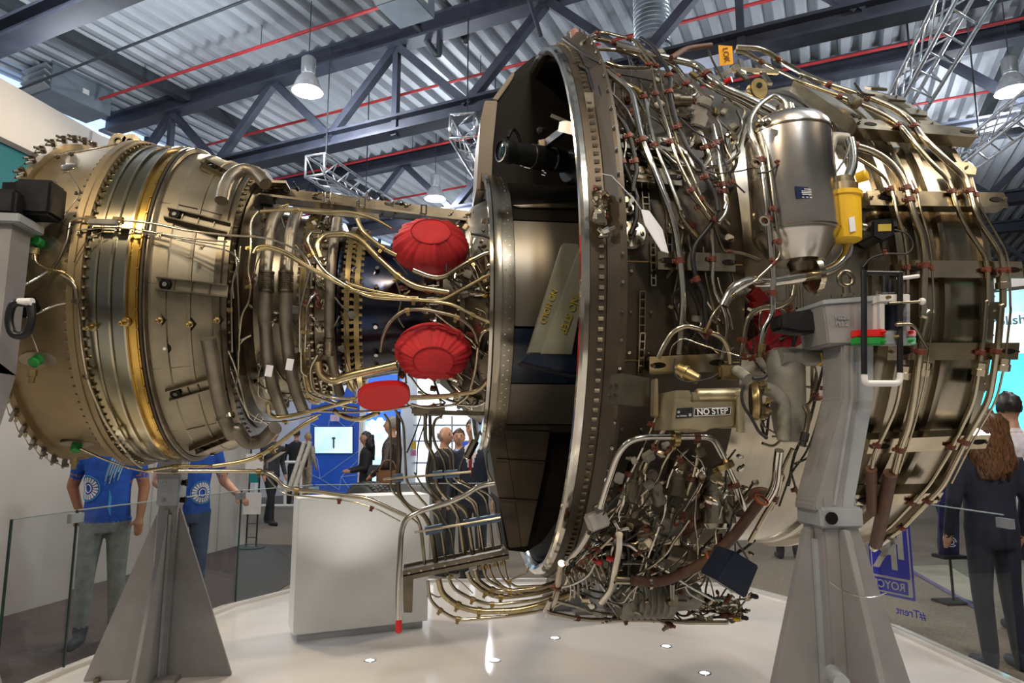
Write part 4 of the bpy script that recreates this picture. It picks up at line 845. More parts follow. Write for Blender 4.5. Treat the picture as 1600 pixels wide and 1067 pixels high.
# struts of the lifting frame near the tag
for p, q in (((1100, 330), (1180, 400)), ((1010, 400), (1130, 330)), ((1230, 330), (1290, 420)), ((1100, 350), (1330, 360)), ((1140, 300), (1160, 380))): bar('frame_strut', cyl(*pxs('A', [p])[0], 1.39), cyl(*pxs('A', [q])[0], 1.39), .02, .012, STEEL, EN, upv=(0, -1, 0))
c = cyl(*pxs('A', [(1238, 440)])[0], 1.40); prism('lug_plate', [c+Vector((.035*math.cos(R_(k*30)), 0, .045*math.sin(R_(k*30)))) for k in range(12)], (0, .012, 0), BRASS, EN, .002); turn('lug_hole', [(0, .012), (.016, .012)], DARK, c+Vector((0, -.002, .012)), (0, 1, 0), EN, 12)
c = cyl(*pxs('A', [(385, 520)])[0], 1.33); bar('side_plate', cyl(*pxs('J', [(150, 410)])[0], 1.36), cyl(*pxs('J', [(255, 1060)])[0], 1.36), .05, .008, STEELD, EN, upv=rad(c))
# -- right hand pipe runs round the fan case
T([('B', [(165, 236), (290, 242), (390, 310), (500, 372), (620, 422), (820, 487), (950, 542), (1030, 595)]), ('M', [(430, 200), (530, 292), (635, 385), (658, 450), (690, 580), (795, 735), (815, 800), (815, 1000)]), ('N', [(1143, 180), (1130, 360), (1085, 640), (965, 850), (860, 1060)]), ('R', [(930, 185), (800, 322), (735, 365)])], 1.325, 33, STEEL,
  [(370, 300), (625, 425), (820, 487), (1055, 632), ('M', (650, 455)), ('M', (815, 830)), ('N', (1130, 405)), ('N', (965, 850)), ('R', (925, 190)), ('R', (800, 320))], n=14)
T([('B', [(155, 256), (212, 262), (290, 312), (470, 402), (680, 482), (760, 512), (880, 562), (980, 622), (1040, 700), (1150, 830)]), ('M', [(560, 400), (582, 480), (620, 600), (730, 762), (742, 830), (742, 1000)]), ('N', [(1070, 150), (1055, 360), (1032, 520), (1010, 650), (900, 880), (790, 1060)]), ('R', [(860, 190), (755, 300), (700, 345)])], 1.31, 25, STEEL,
  [(285, 312), (680, 482), (975, 625), ('M', (585, 455)), ('M', (742, 828)), ('N', (1050, 408)), ('N', (900, 870)), ('R', (845, 200))], n=12)
T([('M', [(108, 238), (200, 265), (285, 322), (350, 415), (372, 505), (400, 600), (428, 665), (442, 760), (432, 1060)]), ('N', [(790, 200), (745, 400), (722, 600), (690, 770), (650, 870), (618, 1000)])], 1.34, 38, STEEL, [(112, 240), (358, 440), (375, 495), (432, 815), ('N', (745, 408)), ('N', (640, 880))], n=14)
T(('M', [(108, 290), (180, 330), (262, 392), (292, 470), (312, 580), (345, 660), (360, 780), (360, 940)]), 1.32, 20, STEEL, [(285, 440), (355, 815)]); T(('N', [(655, 540), (630, 680), (560, 830), (520, 900), (510, 975)]), 1.33, 22, STEEL, [(545, 870)])
T([('M', [(380, 400), (408, 460), (420, 540), (465, 680), (476, 800), (488, 1060)]), ('N', [(815, 200), (790, 400), (770, 560), (720, 760), (640, 1000)])], 1.345, 11, STEEL, [(400, 455), (470, 820)])
T([('M', [(668, 390), (690, 470), (702, 520), (832, 740), (846, 830), (850, 1000)]), ('N', [(1190, 200), (1162, 460), (1122, 640), (1000, 850), (900, 1050)])], 1.335, 11, STEEL, [(690, 470), (846, 830)])
T(('R', [(650, 38), (652, 250)]), 1.33, 50, HOSE, (), 'hose'); T(('R', [(742, 60), (705, 250), (672, 400)]), 1.34, 66, HOSE, (), 'hose'); T(('R', [(735, 365), (690, 395), (660, 420)]), 1.33, 40, BRIGHT)
for cr, x, y in (('B', 750, 505), ('M', 385, 515), ('M', 815, 890), ('N', 1040, 490), ('N', 770, 490), ('N', 1153, 468), ('U', 975, 860)):
    p = cyl(*pxs(cr, [(x, y)])[0], 1.325); t = Vector((0, rad(p).z, -rad(p).y)); turn('union_nut', [(-.026, .018), (-.025, .026), (0, .026), (.002, .022), (.024, .022), (.025, .017)], STEEL, p, t, EN, 6)
for cr, x, y in (('N', 1090, 205), ('N', 1048, 555), ('B', 865, 450), ('B', 955, 500), ('B', 1060, 570), ('B', 1130, 635), ('B', 1300, 850)):
    p = cyl(*pxs(cr, [(x, y)])[0], 1.25); n = rad(p); t = Vector((0, n.z, -n.y)); pts = [p+Vector((dx, 0, 0))+t*dt for dx, dt in ((-.05, .03), (.03, .035), (.05, 0), (.03, -.035), (-.05, -.03))]
    prism('rim_tab', pts, n*.012, STEELD, EN, .002); put('rim_bolt', BOLTB, p+n*.012, n)
# -- pipes near the oil tank
T([('L', [(265, 130), (240, 90), (190, 60), (110, 110), (65, 190), (75, 260), (130, 390), (165, 680), (190, 1000)]), ('K', [(1258, 640), (1265, 780), (1200, 880), (1185, 1000)])], 1.52, 31, BRIGHT, [(125, 388), (165, 685), ('K', (1255, 648))], n=14, ends=[(1, BRASS)])
T([('L', [(125, 200), (165, 390), (195, 640), (220, 800), (225, 870), (190, 910), (110, 985)]), ('K', [(1165, 560), (1135, 580)])], 1.54, 15, STEEL, [(200, 635), (215, 800), (190, 905)], ends=[(0, STEELD)])
T(('L', [(150, 160), (210, 150), (250, 220), (290, 310), (285, 370), (220, 405), (170, 450), (110, 455)]), 1.55, 10, BLACK, [(215, 405)], 'cable')
T([('L', [(575, 285), (590, 350), (590, 420), (530, 560), (540, 650), (560, 760), (570, 850), (510, 930), (400, 970), (150, 1008)]), ('K', [(1090, 572), (1000, 620), (945, 730)])], 1.47, 54, BRIGHT, [(535, 680)], n=16); p = cyl(*pxs('L', [(390, 968)])[0], 1.47); clampat(p, Vector((1, 0, .15)), .05, STEEL, EN, rad(p))
T(('L', [(575, 300), (560, 370), (490, 470), (465, 540), (500, 640)]), 1.53, 13, BRIGHT, [(468, 530)]); T(('L', [(560, 285), (480, 275), (470, 330), (440, 390), (400, 400)]), 1.36, 70, CAST); T(('L', [(380, 210), (420, 210), (450, 240)]), 1.40, 40, CAST)
T(('L', [(600, 0), (640, 55), (700, 60)]), 1.35, 14, BLACK, (), 'cable'); T(('L', [(800, 740), (870, 760), (900, 820), (870, 865), (760, 860), (680, 880), (640, 930)]), 1.36, 10, BLACK, [(750, 858)], 'cable')
# -- middle of the fan case
T(('K', [(618, 0), (680, 180), (760, 265)]), 1.33, 22, STEEL, (), ends=[(1, BRASS)]); T(('K', [(728, 0), (862, 178)]), 1.38, 28, STEEL, [(785, 70)]); T(('K', [(780, 0), (885, 140)]), 1.37, 20, STEEL, [(820, 50)])
T(('K', [(870, 240), (882, 430), (866, 600), (960, 780), (966, 900), (930, 1066)]), 1.34, 31, BRIGHT, [(876, 430)]); T(('K', [(890, 225), (925, 330), (950, 380), (1060, 390), (1180, 440)]), 1.32, 22, STEELD, [(985, 380)])
T(('K', [(885, 0), (912, 80), (882, 190), (760, 340), (745, 430), (770, 560), (820, 640), (830, 800), (842, 1000)]), 1.37, 34, BLACK, [(884, 180), (780, 555)], 'hose'); T(('K', [(815, 350), (825, 500), (842, 600), (900, 820), (915, 920)]), 1.31, 18, STEEL, [(826, 445)])
T(('K', [(525, 1066), (560, 990), (620, 890), (700, 855), (830, 890), (940, 930), (980, 1010), (988, 1100)]), 1.45, 36, STEEL, [(835, 930)], n=12); T(('K', [(600, 1050), (610, 990), (680, 930), (860, 1000), (1045, 1050)]), 1.47, 8, BRIGHT)
T(('K', [(1405, 600), (1390, 680), (1300, 740), (1180, 740), (1100, 800), (1080, 900), (1055, 1066)]), 1.40, 38, STEEL, [(1080, 950)], n=12)
p = cyl(*pxs('K', [(1065, 622)])[0], 1.47); d = (cyl(*pxs('K', [(1135, 580)])[0], 1.47)-p).normalized()
turn('sensor_body', [(-.038, .014), (-.036, .02), (.036, .02), (.038, .014)], BRIGHT, p, d, EN, 6); turn('sensor_nut', [(.038, .017), (.062, .017)], BRASS, p, d, EN, 6); turn('sensor_nut', [(-.062, .017), (-.038, .017)], BRASS, p, d, EN, 6)
T(('K', [(985, 680), (950, 700), (880, 780), (850, 850)]), 1.47, 18, STEEL, (), ends=[(1, BRASS)])
for i in range(7): T(('K', [(1400+i*9-60*(i % 2), 590+i*3), (1405+i*10-60*(i % 2), 760), (1400+i*8-40*(i % 2), 900)]), 1.30, 9, STEEL)
# white sleeve label and round panel details
# -- NO STEP unit
ALL = mat('unit_alloy', (.52, .44, .28), .38, .85, .1, 14); Y0 = 2.02
pprism('control_unit', 'V', [(345, 378), (525, 378), (532, 520), (1060, 512), (1042, 812), (755, 838), (705, 878), (520, 845), (290, 855)], Y0, .16, ALL, EN, .003, label='gold metal control unit with a NO STEP plate')
pprism('unit_recess', 'V', [(530, 400), (1100, 380), (1180, 420), (1150, 830), (1030, 815), (1060, 512), (532, 522)], Y0+.012, .15, ALL, EN, .006)
a, b = aty(*pxs('V', [(590, 440)])[0], Y0+.03), aty(*pxs('V', [(1120, 430)])[0], Y0+.03); turn('unit_cylinder', [(0, .018), (.006, .022), ((b-a).length, .022)], ALL, a, b-a, EN, 20)
pl1 = pprism('no_step_plate', 'V', [(568, 592), (1014, 573), (1002, 672), (562, 692)], Y0-.002, .004, INK, EN); pl2 = pprism('data_plate', 'V', [(365, 592), (556, 583), (548, 702), (350, 714)], Y0-.002, .004, INK, EN)
tr = aty(*pxs('V', [(1008, 622)])[0], Y0)-aty(*pxs('V', [(565, 642)])[0], Y0); tu = Vector((0, -1, 0)).cross(tr)
text('lettering', 'NO STEP', aty(*pxs('V', [(787, 632)])[0], Y0-.003), tr, tu, .0185, WHITE, pl1)
for p, q in (((575, 599), (1008, 580)), ((568, 686), (998, 667)), ((575, 599), (568, 686)), ((1008, 580), (998, 667))): tube('plate_border', [aty(*pxs('V', [p])[0], Y0-.003), aty(*pxs('V', [q])[0], Y0-.003)], .0008, WHITE, pl1, 4)
for x, y, w_, h_ in ((385, 638, 28, 28), (520, 672, 30, 34), (440, 684, 80, 14), (378, 688, 26, 14)): pprism('print_mark', 'V', [(x-w_/2, y-h_/2), (x+w_/2, y-h_/2), (x+w_/2, y+h_/2), (x-w_/2, y+h_/2)], Y0-.003, .001, STANDL, pl2)
pprism('unit_bracket', 'O', [(205, 250), (275, 240), (440, 268), (430, 445), (270, 430), (190, 428)], 2.22, .012, STEELD, EN, .002)
for x, y in ((212, 310), (245, 308), (207, 368), (240, 368)): put('bracket_bolt', BOLT, aty(*pxs('O', [(x, y)])[0], 2.218), (0, -1, 0))
pprism('unit_flange', 'V', [(100, 240), (140, 232), (150, 700), (90, 690)], 2.14, .04, ALL, EN, .003)
a, b = aty(*pxs('V', [(345, 110)])[0], 2.10), aty(*pxs('V', [(620, 250)])[0], 2.06); L_ = (b-a).length; turn('brass_filter', [(0, .012), (.008, .020), (L_*.35, .021), (L_*.36, .025), (L_*.48, .025), (L_*.49, .019), (L_, .016)], BRASS, a, b-a, EN, 20)
a, b = aty(*pxs('V', [(1060, 130)])[0], 2.05), aty(*pxs('V', [(1210, 240)])[0], 2.0); turn('solenoid', [(0, .014), (.004, .017), ((b-a).length, .017)], CAST, a, b-a, EN, 16)
box('manifold', aty(*pxs('V', [(960, 170)])[0], 2.08), (.07, .05, .045), BRASS, EN, .008); turn('vertical_solenoid', [(0, .013), (.11, .013), (.112, .016), (.125, .016)], ALL, aty(*pxs('V', [(1120, 880)])[0], 2.0), (.05, 0, 1), EN, 14)
a = aty(*pxs('V', [(1240, 510)])[0], 2.08); turn('gold_disc', [(0, .055), (.012, .062), (.02, .062), (.03, .045)], BRASS, a, (1, -.35, 0), EN, 30)
for k in range(10): put('disc_bolt', BOLTG, a+Vector((.022, -.008, 0))+Vector((0, math.cos(k*.628), math.sin(k*.628)))*.054, (1, -.35, 0))
T(('V', [(340, 0), (315, 110), (340, 210), (440, 280), (600, 275), (760, 240), (860, 180)]), ('Y', 1.97), 22, BLACK, (), 'cable'); T(('V', [(1150, 330), (1130, 440), (1150, 560), (1260, 720), (1340, 880), (1440, 950)]), ('Y', 1.96), 40, BLACK, (), 'cable'); T(('V', [(1430, 190), (1400, 225), (1320, 240), (1270, 240)]), ('Y', 1.98), 50, BLACK, (), 'cable')
# -- cast pump
PC = lambda c, x, y, Y=2.12: aty(*pxs(c, [(x, y)])[0], Y)
turn('pump_body', [(0, .030), (.03, .048), (.10, .055), (.22, .06), (.27, .062), (.30, .055), (.31, .035)], CAST, PC('O', 1275, 650), (0, 0, 1), EN, 28, label='sand cast grey pump body')
T(('O', [(1210, 145), (1300, 140), (1430, 145), (1475, 150)]), ('Y', 2.08), 110, CAST, (), 'pump_elbow', n=18); T(('O', [(1120, 330), (1180, 350), (1235, 400), (1240, 500), (1238, 640)]), ('Y', 2.06), 85, CAST, (), 'pump_elbow', n=18); T(('O', [(1460, 120), (1470, 180), (1440, 195)]), ('Y', 2.04), 10, YEL, (), 'seal_strip')
T(('O', [(1360, 430), (1385, 480), (1375, 560), (1360, 620)]), ('Y', 2.02), 34, STEELD, (), 'drain_fitting', ends=[(1, BLACK)])
# -- pipes below the unit
T(('O', [(145, 1040), (200, 860), (250, 720), (310, 645), (400, 620), (500, 620), (720, 618), (810, 622), (850, 690), (890, 770), (950, 900), (1010, 1066)]), 1.50, 40, BRIGHT, [(722, 616), (935, 905)], n=14); p = cyl(*pxs('O', [(590, 620)])[0], 1.5); clampat(p, Vector((1, 0, 0)), .026, BRASS, EN, rad(p)); p = cyl(*pxs('O', [(885, 790)])[0], 1.5); clampat(p, Vector((.4, 0, -1)), .026, BRASS, EN, rad(p))
T(('O', [(520, 570), (440, 720), (350, 960), (310, 1090)]), 1.40, 40, STEEL, [(345, 950)]); T(('O', [(400, 680), (330, 830), (290, 910), (240, 1066)]), 1.42, 20, BRIGHT, [(318, 840), (280, 930)]); T(('O', [(475, 500), (440, 590), (400, 690)]), 1.38, 18, STEEL, [(455, 540)])
T(('O', [(730, 650), (722, 760), (690, 880), (650, 990)]), 1.46, 26, STEEL, [(700, 870)]); T(('O', [(690, 730), (740, 750), (775, 830), (740, 930), (690, 1000)]), 1.48, 9, BRIGHT, [(755, 880)]); T(('O', [(600, 690), (700, 790), (775, 850)]), 1.47, 7, BRIGHT); T(('O', [(780, 800), (740, 900), (640, 1060)]), 1.47, 10, STEEL)
T([('O', [(1210, 700), (1198, 790), (1190, 910), (1120, 1020)]), ('P', [(1345, 175)])], 1.50, 54, BRIGHT, n=14); T(('O', [(1290, 690), (1235, 800), (1215, 900), (1170, 1050)]), 1.46, 28, STEEL, [(1225, 860), (1180, 990)]); T(('P', [(1480, 0), (1460, 130), (1390, 240), (1290, 420)]), 1.47, 36, STEEL, [(1440, 150)])
T(('P', [(1355, 165), (1180, 400), (1050, 525), (880, 620), (720, 682), (550, 665)]), 1.56, 68, HOSE, (), 'hose', n=18)
for x, y, q in ((1360, 165, (1340, 195)), (1050, 520, (1020, 545))):
    p, e = cyl(*pxs('P', [(x, y)])[0], 1.56), cyl(*pxs('P', [q])[0], 1.56); turn('hose_collar', [(-.004, .024), (-.004, .0265), (.004, .0265), (.004, .024)], mat('orange_edge', (.55, .12, .02), .5), p, e-p, EN, 20, cap=False)
p = cyl(*pxs('P', [(660, 680)])[0], 1.56); turn('hose_band', [(-.006, .0245), (-.006, .027), (.006, .027), (.006, .0245)], STEEL, p, (1, 0, .05), EN, 20, cap=False); T(('P', [(560, 666), (440, 662)]), 1.55, 56, STEEL, n=14)
T(('P', [(1420, 130), (1330, 100), (1220, 200), (1000, 300), (860, 370)]), 1.38, 60, HOSE, (), 'hose', n=14)
for i, pts in enumerate(([(1500, 180), (1490, 330), (1430, 560), (1370, 720), (1280, 830), (1210, 1030)], [(1500, 400), (1440, 620), (1400, 740), (1300, 780)], [(1280, 830), (1310, 930), (1340, 1060)], [(1060, 30), (1050, 150), (1100, 220), (1140, 250)], [(1130, 130), (1000, 160), (900, 120)])):
    T(('O', pts), 1.44, 14, CABLE, [pts[1]], 'cable')
T([('N', [(300, 380), (250, 560), (200, 770), (130, 900), (100, 1060)])], 1.42, 16, CABLE, [(230, 620)], 'cable')
# -- lower left pipes of the gearbox
c = cyl(*pxs('P', [(330, 290)])[0], 1.48); box('valve_body', c, (.075, .06, .06), mat('pale_alloy', (.55, .53, .48), .4), EN, .006, (0, R_(-20), 0)); box('valve_cap', c+Vector((.01, -.01, .045)), (.05, .045, .03), BRIGHT, EN, .004, (0, R_(-20), 0))
T(('P', [(470, 380), (470, 470), (440, 620), (425, 720), (360, 800)]), 1.54, 48, BRIGHT, n=14); T(('P', [(110, 560), (70, 780), (20, 885)]), 1.50, 44, STEEL, [(75, 690)]); T(('P', [(280, 370), (230, 460), (140, 560)]), 1.50, 40, BRIGHT); T(('P', [(350, 385), (280, 480), (190, 570), (130, 690)]), 1.49, 24, BRIGHT, [(290, 465)])
T(('P', [(430, 395), (350, 470), (250, 590), (190, 640)]), 1.51, 20, STEEL, [(345, 475), (240, 600)]); T(('P', [(530, 340), (470, 350), (440, 300)]), 1.5, 26, BRIGHT); T(('P', [(370, 440), (520, 430), (600, 500), (770, 610), (880, 690), (1060, 790)]), 1.50, 22, BRIGHT, [(570, 515)]); T(('P', [(490, 560), (640, 562), (700, 580)]), 1.48, 14, BRIGHT); T(('P', [(320, 560), (280, 640), (190, 690), (110, 710)]), 1.53, 16, BRIGHT)
T([('Q', [(830, 880)]), ('P', [(0, 862), (250, 912), (640, 912), (900, 930), (1150, 930)])], 1.52, 20, STEEL, [('P', (210, 905)), ('P', (490, 880))]); T(('P', [(60, 790), (250, 842), (320, 870), (480, 885)]), 1.50, 22, STEEL); T(('P', [(560, 860), (680, 900), (800, 960)]), 1.54, 18, STEEL); T(('P', [(880, 700), (900, 750), (1000, 800)]), 1.54, 14, BRIGHT); T(('P', [(800, 680), (800, 775)]), 1.50, 38, STEEL)
T(('P', [(870, 440), (960, 440), (1040, 465)]), 1.46, 10, BRIGHT); T(('P', [(740, 360), (850, 330), (860, 480), (870, 560)]), 1.44, 14, STEELD)
for i in range(9): p0 = (140+i*22, 640-i*18); T(('P', [p0, (p0[0]+30, p0[1]+70), (p0[0]+20+i*6, p0[1]+150)]), 1.50+.01*(i % 3), 10+3*(i % 3), (BRIGHT, STEEL, STEELD)[i % 3], [p0] if i % 2 else ())
c = cyl(*pxs('P', [(460, 770)])[0], 1.46)
turn('gearbox_drum', [(0, .085), (.02, .10), (.03, .10)]+[q for k in range(6) for q in ((.05+k*.028, .10), (.056+k*.028, .088), (.066+k*.028, .088), (.072+k*.028, .10))]+[(.24, .10), (.26, .07), (.36, .065), (.38, .05)], CAST, c, (1, 0, 0), EN, 32, label='ribbed cast gearbox housing')
box('gearbox_block', cyl(*pxs('P', [(700, 560)])[0], 1.25)+Vector((0, .1, 0)), (.5, .22, .2), STEELD, EN, .03); box('gearbox_block', cyl(*pxs('P', [(560, 300)])[0], 1.22)+Vector((0, .12, 0)), (.46, .2, .34), DARK, EN, .03); box('gearbox_block', cyl(*pxs('P', [(900, 300)])[0], 1.2)+Vector((0, .12, 0)), (.40, .2, .34), STEELD, EN, .03)
a = cyl(*pxs('P', [(1090, 345)])[0], 1.47); turn('filter_canister', [(0, .03), (.004, .055), (.02, .068), (.12, .070), (.122, .073), (.135, .073), (.137, .070), (.19, .070)], BRUSH, a, (.0, .12, 1), EN, 30, label='brushed filter canister in the gearbox'); bar('canister_tab', a+Vector((-.02, -.05, -.01)), a+Vector((-.015, -.05, -.075)), .022, .006, STEEL, EN, upv=(0, -1, 0))
bx = pprism('dark_blue_box', 'P', [(1070, 660), (1185, 482), (1345, 578), (1262, 782)], 2.02, .12, NAVYB, EN, .004, label='dark blue box panel at the gearbox end')
box('junction_box', cyl(*pxs('P', [(760, 330)])[0], 1.42), (.12, .07, .06), CAST, EN, .008, (0, R_(20), 0)); box('junction_box', cyl(*pxs('P', [(690, 90)])[0], 1.40), (.05, .05, .13), CAST, EN, .006, (0, R_(-20), 0)); box('junction_box', cyl(*pxs('P', [(940, 820)])[0], 1.44), (.05, .05, .05), STANDL, EN, .003, (0, R_(30), 0)); box('junction_box', cyl(*pxs('P', [(800, 790)])[0], 1.50), (.045, .04, .05), STEEL, EN, .006)
for x, y, m in ((1200, 908, YEL), (1250, 900, BLACK), (1310, 765, BLACK), (330, 550, REDGL), (410, 530, REDGL)): p = cyl(*pxs('P', [(x, y)])[0], 1.52); turn('end_cap', [(-.012, .010), (.012, .011), (.02, .006)], m, p, (1, -.3, -.2), EN, 12)
for x, y, r_, ln, d, m in ((520, 180, .045, .16, (.35, 0, 1), STEELD), (640, 200, .035, .13, (-.3, 0, 1), STEEL), (820, 150, .05, .14, (.2, 0, 1), STEELD), (560, 420, .05, .16, (1, 0, .2), STEEL), (760, 470, .04, .16, (1, 0, -.3), STEELD), (960, 520, .035, .14, (.8, 0, -.5), STEEL), (1080, 800, .04, .12, (.6, 0, -.5), STEELD), (1180, 790, .03, .10, (.3, 0, -1), STEEL), (330, 680, .04, .10, (.3, 0, 1), CAST), (900, 800, .035, .16, (1, 0, -.2), STEEL), (240, 560, .03, .09, (.3, 0, 1), STEEL)):
    turn('accessory', [(0, r_*.6), (.006, r_), (ln*.45, r_), (ln*.46, r_*1.12), (ln*.54, r_*1.12), (ln*.55, r_*.9), (ln-.006, r_*.9), (ln, r_*.5)], m, cyl(*pxs('P', [(x, y)])[0], 1.44), d, EN, 22)
# -- oil tank, yellow filter and igniter box
tb, tt_ = aty(1248, 412, 2.17), aty(1228, 186, 2.17); td = (tt_-tb); L_ = td.length
tk = turn('oil_tank', [(0, .06), (.004, .085), (.09, .142), (.10, .146), (L_-.07, .146), (L_-.045, .143), (L_-.02, .125), (L_-.006, .10), (L_, .06)], mat('tank_steel', (.62, .58, .53), .24, 1, .1, 4), tb, td, EN, 40, label='big brushed steel oil tank with a conical foot')
turn('tank_seam', [(0, .146), (0, .149), (.006, .149), (.006, .146)], STEEL, tb+td*(.102/L_), td, tk, 40, cap=False); turn('tank_seam', [(0, .145), (0, .149), (.006, .149), (.006, .145)], STEEL, tb+td*((L_-.075)/L_), td, tk, 40, cap=False); turn('tank_neck', [(0, .05), (.02, .05), (.022, .035), (.05, .03)], STEEL, tt_, td, tk, 20); turn('tank_foot', [(-.03, .03), (0, .04)], STEELD, tb, td, tk, 16)
Yt = 2.015
pprism('sight_glass', 'L', [(320, 300), (335, 285), (360, 290), (372, 310), (385, 440), (378, 462), (352, 466), (335, 440)], Yt+.025, .02, STEEL, tk, .005); pprism('sight_window', 'L', [(338, 312), (360, 312), (372, 435), (352, 450)], Yt+.02, .01, NAVYB, tk, .002)
npl = pprism('name_plate', 'L', [(300, 520), (398, 528), (406, 584), (308, 578)], Yt+.012, .006, PLATE, tk)
for y, x0, x1 in ((532, 345, 385), (542, 332, 392), (550, 332, 392), (558, 335, 395), (572, 335, 345), (572, 355, 365), (574, 375, 385)): pprism('plate_print', 'L', [(x0, y), (x1, y+2), (x1, y+6), (x0, y+4)], Yt+.0105, .001, PAPER, tk)
for x, y in ((148, 205), (113, 210)): turn('tank_boss', [(0, .012), (.02, .012), (.022, .006)], STEEL, aty(*pxs('L', [(x, y)])[0], 2.06), (0, -1, 0), tk, 10)
for x, y in ((140, 700), (100, 410)): turn('clip_ring', [(0, .012), (0, .018), (.006, .018), (.006, .012)], STEEL, aty(*pxs('L', [(x, y)])[0], 2.0), (0, -1, .2), tk, 14, cap=False)
fb_, ft_ = aty(*pxs('L', [(552, 800)])[0], 2.10), aty(*pxs('L', [(540, 560)])[0], 2.10); turn('yellow_filter', [(0, .045), (.004, .052), (.05, .054), ((ft_-fb_).length-.02, .056), ((ft_-fb_).length-.015, .062), ((ft_-fb_).length, .062)], YEL, fb_, ft_-fb_, EN, 28, label='yellow filter canister beside the tank')
turn('filter_head', [(0, .05), (.03, .05), (.035, .03), (.06, .03)], ALL, ft_, ft_-fb_, EN, 20); turn('yellow_cap', [(0, .018), (.03, .020), (.034, .015)], YEL, aty(*pxs('L', [(612, 480)])[0], 2.06), (.7, -1, .1), EN, 16); pprism('filter_label', 'L', [(570, 680), (598, 672), (606, 745), (578, 752)], 2.043, .004, PAPER, EN)
ib = pprism('igniter_box', 'L', [(690, 690), (800, 680), (806, 770), (740, 800), (690, 775)], 2.30, .10, BLKMET, EN, .006); pprism('box_label', 'L', [(718, 712), (785, 710), (785, 746), (718, 748)], 2.297, .003, mat('amber_label', (.55, .40, .06), .5), EN); turn('box_plug', [(0, .012), (.03, .012), (.032, .016), (.05, .016)], STEELD, aty(*pxs('L', [(690, 735)])[0], 2.33), (-1, 0, .1), EN, 12); turn('box_plug', [(0, .012), (.03, .012)], STEELD, aty(*pxs('L', [(805, 738)])[0], 2.33), (1, 0, .05), EN, 12); turn('box_plug', [(0, .014), (.03, .010)], STEELD, aty(*pxs('L', [(742, 800)])[0], 2.33), (0, 0, -1), EN, 12)
for pts in ([(620, 560), (760, 520), (760, 600), (620, 680)], [(630, 640), (690, 560), (790, 540), (790, 580), (700, 600), (650, 660)], [(690, 890), (760, 900), (760, 960), (690, 960)]): pprism('open_bracket', 'L', pts, 2.36, .03, STEELD, EN, .003)

# -- core pipes
G2 = mat('warm_pipe', (.56, .46, .26), .28, 1, .12, 9)
for pts, w_, m, cl in (([(165, 520), (180, 485), (230, 475), (330, 500), (450, 580), (560, 640), (680, 700), (800, 760), (1000, 775), (1180, 780), (1230, 770), (1500, 620)], 20, G2, [(690, 700), (1060, 772), (1410, 672)]),
    ([(180, 505), (240, 488), (340, 520), (470, 600), (640, 690), (760, 735), (1050, 770), (1270, 800), (1400, 870), (1520, 920)], 20, G2, [(1380, 860)]), ([(700, 690), (820, 725), (1000, 760), (1080, 765)], 18, G2, ()),
    ([(535, 545), (510, 470), (560, 415), (690, 410), (765, 445), (850, 540), (970, 650), (1060, 705), (1250, 735)], 38, G2, [(965, 645)]), ([(540, 400), (490, 395), (460, 440), (490, 520), (560, 625), (680, 700)], 22, STEEL, [(490, 525)]),
    ([(0, 420), (230, 430), (350, 470), (450, 530), (485, 590), (450, 720), (420, 840), (420, 1066)], 12, BRIGHT, ()), ([(740, 330), (770, 400), (880, 490), (960, 530)], 28, G2, [(880, 490)]), ([(1050, 610), (1150, 650), (1220, 652), (1340, 575), (1460, 512), (1535, 520)], 32, STEEL, [(1370, 560)]), ([(750, 320), (760, 390), (870, 470)], 14, STEEL, ()),
    ([(870, 1066), (880, 980), (920, 900), (1000, 830), (1120, 830), (1300, 870), (1390, 940), (1410, 1020)], 24, STEELD, [(1015, 825), (1295, 868)]), ([(955, 670), (990, 780), (960, 870), (1000, 930)], 12, STEELD, ()), ([(940, 545), (980, 590), (1020, 640)], 12, BLACK, ()),
    ([(510, 740), (460, 800), (455, 950), (450, 1066)], 12, BRIGHT, [(455, 955)]), ([(190, 285), (150, 330), (150, 480), (130, 620), (150, 700), (140, 790), (100, 850), (85, 980)], 14, STEEL, [(140, 490), (145, 705)]), ([(90, 480), (80, 600), (40, 700), (45, 1066)], 11, BRIGHT, [(42, 850)]), ([(60, 500), (75, 640), (85, 900), (85, 1066)], 11, STEEL, ()), ([(200, 285), (400, 275), (560, 290), (700, 285), (850, 330), (930, 380)], 16, G2, [(400, 276)]), ([(1370, 410), (1450, 420), (1500, 450)], 14, BLACK, ()), ([(340, 270), (365, 240), (320, 260), (280, 265)], 9, BRASS, ())):
    T(('E', pts), .71 if w_ < 30 else .68, w_, m, cl, cm=BRASS, fr=.04)
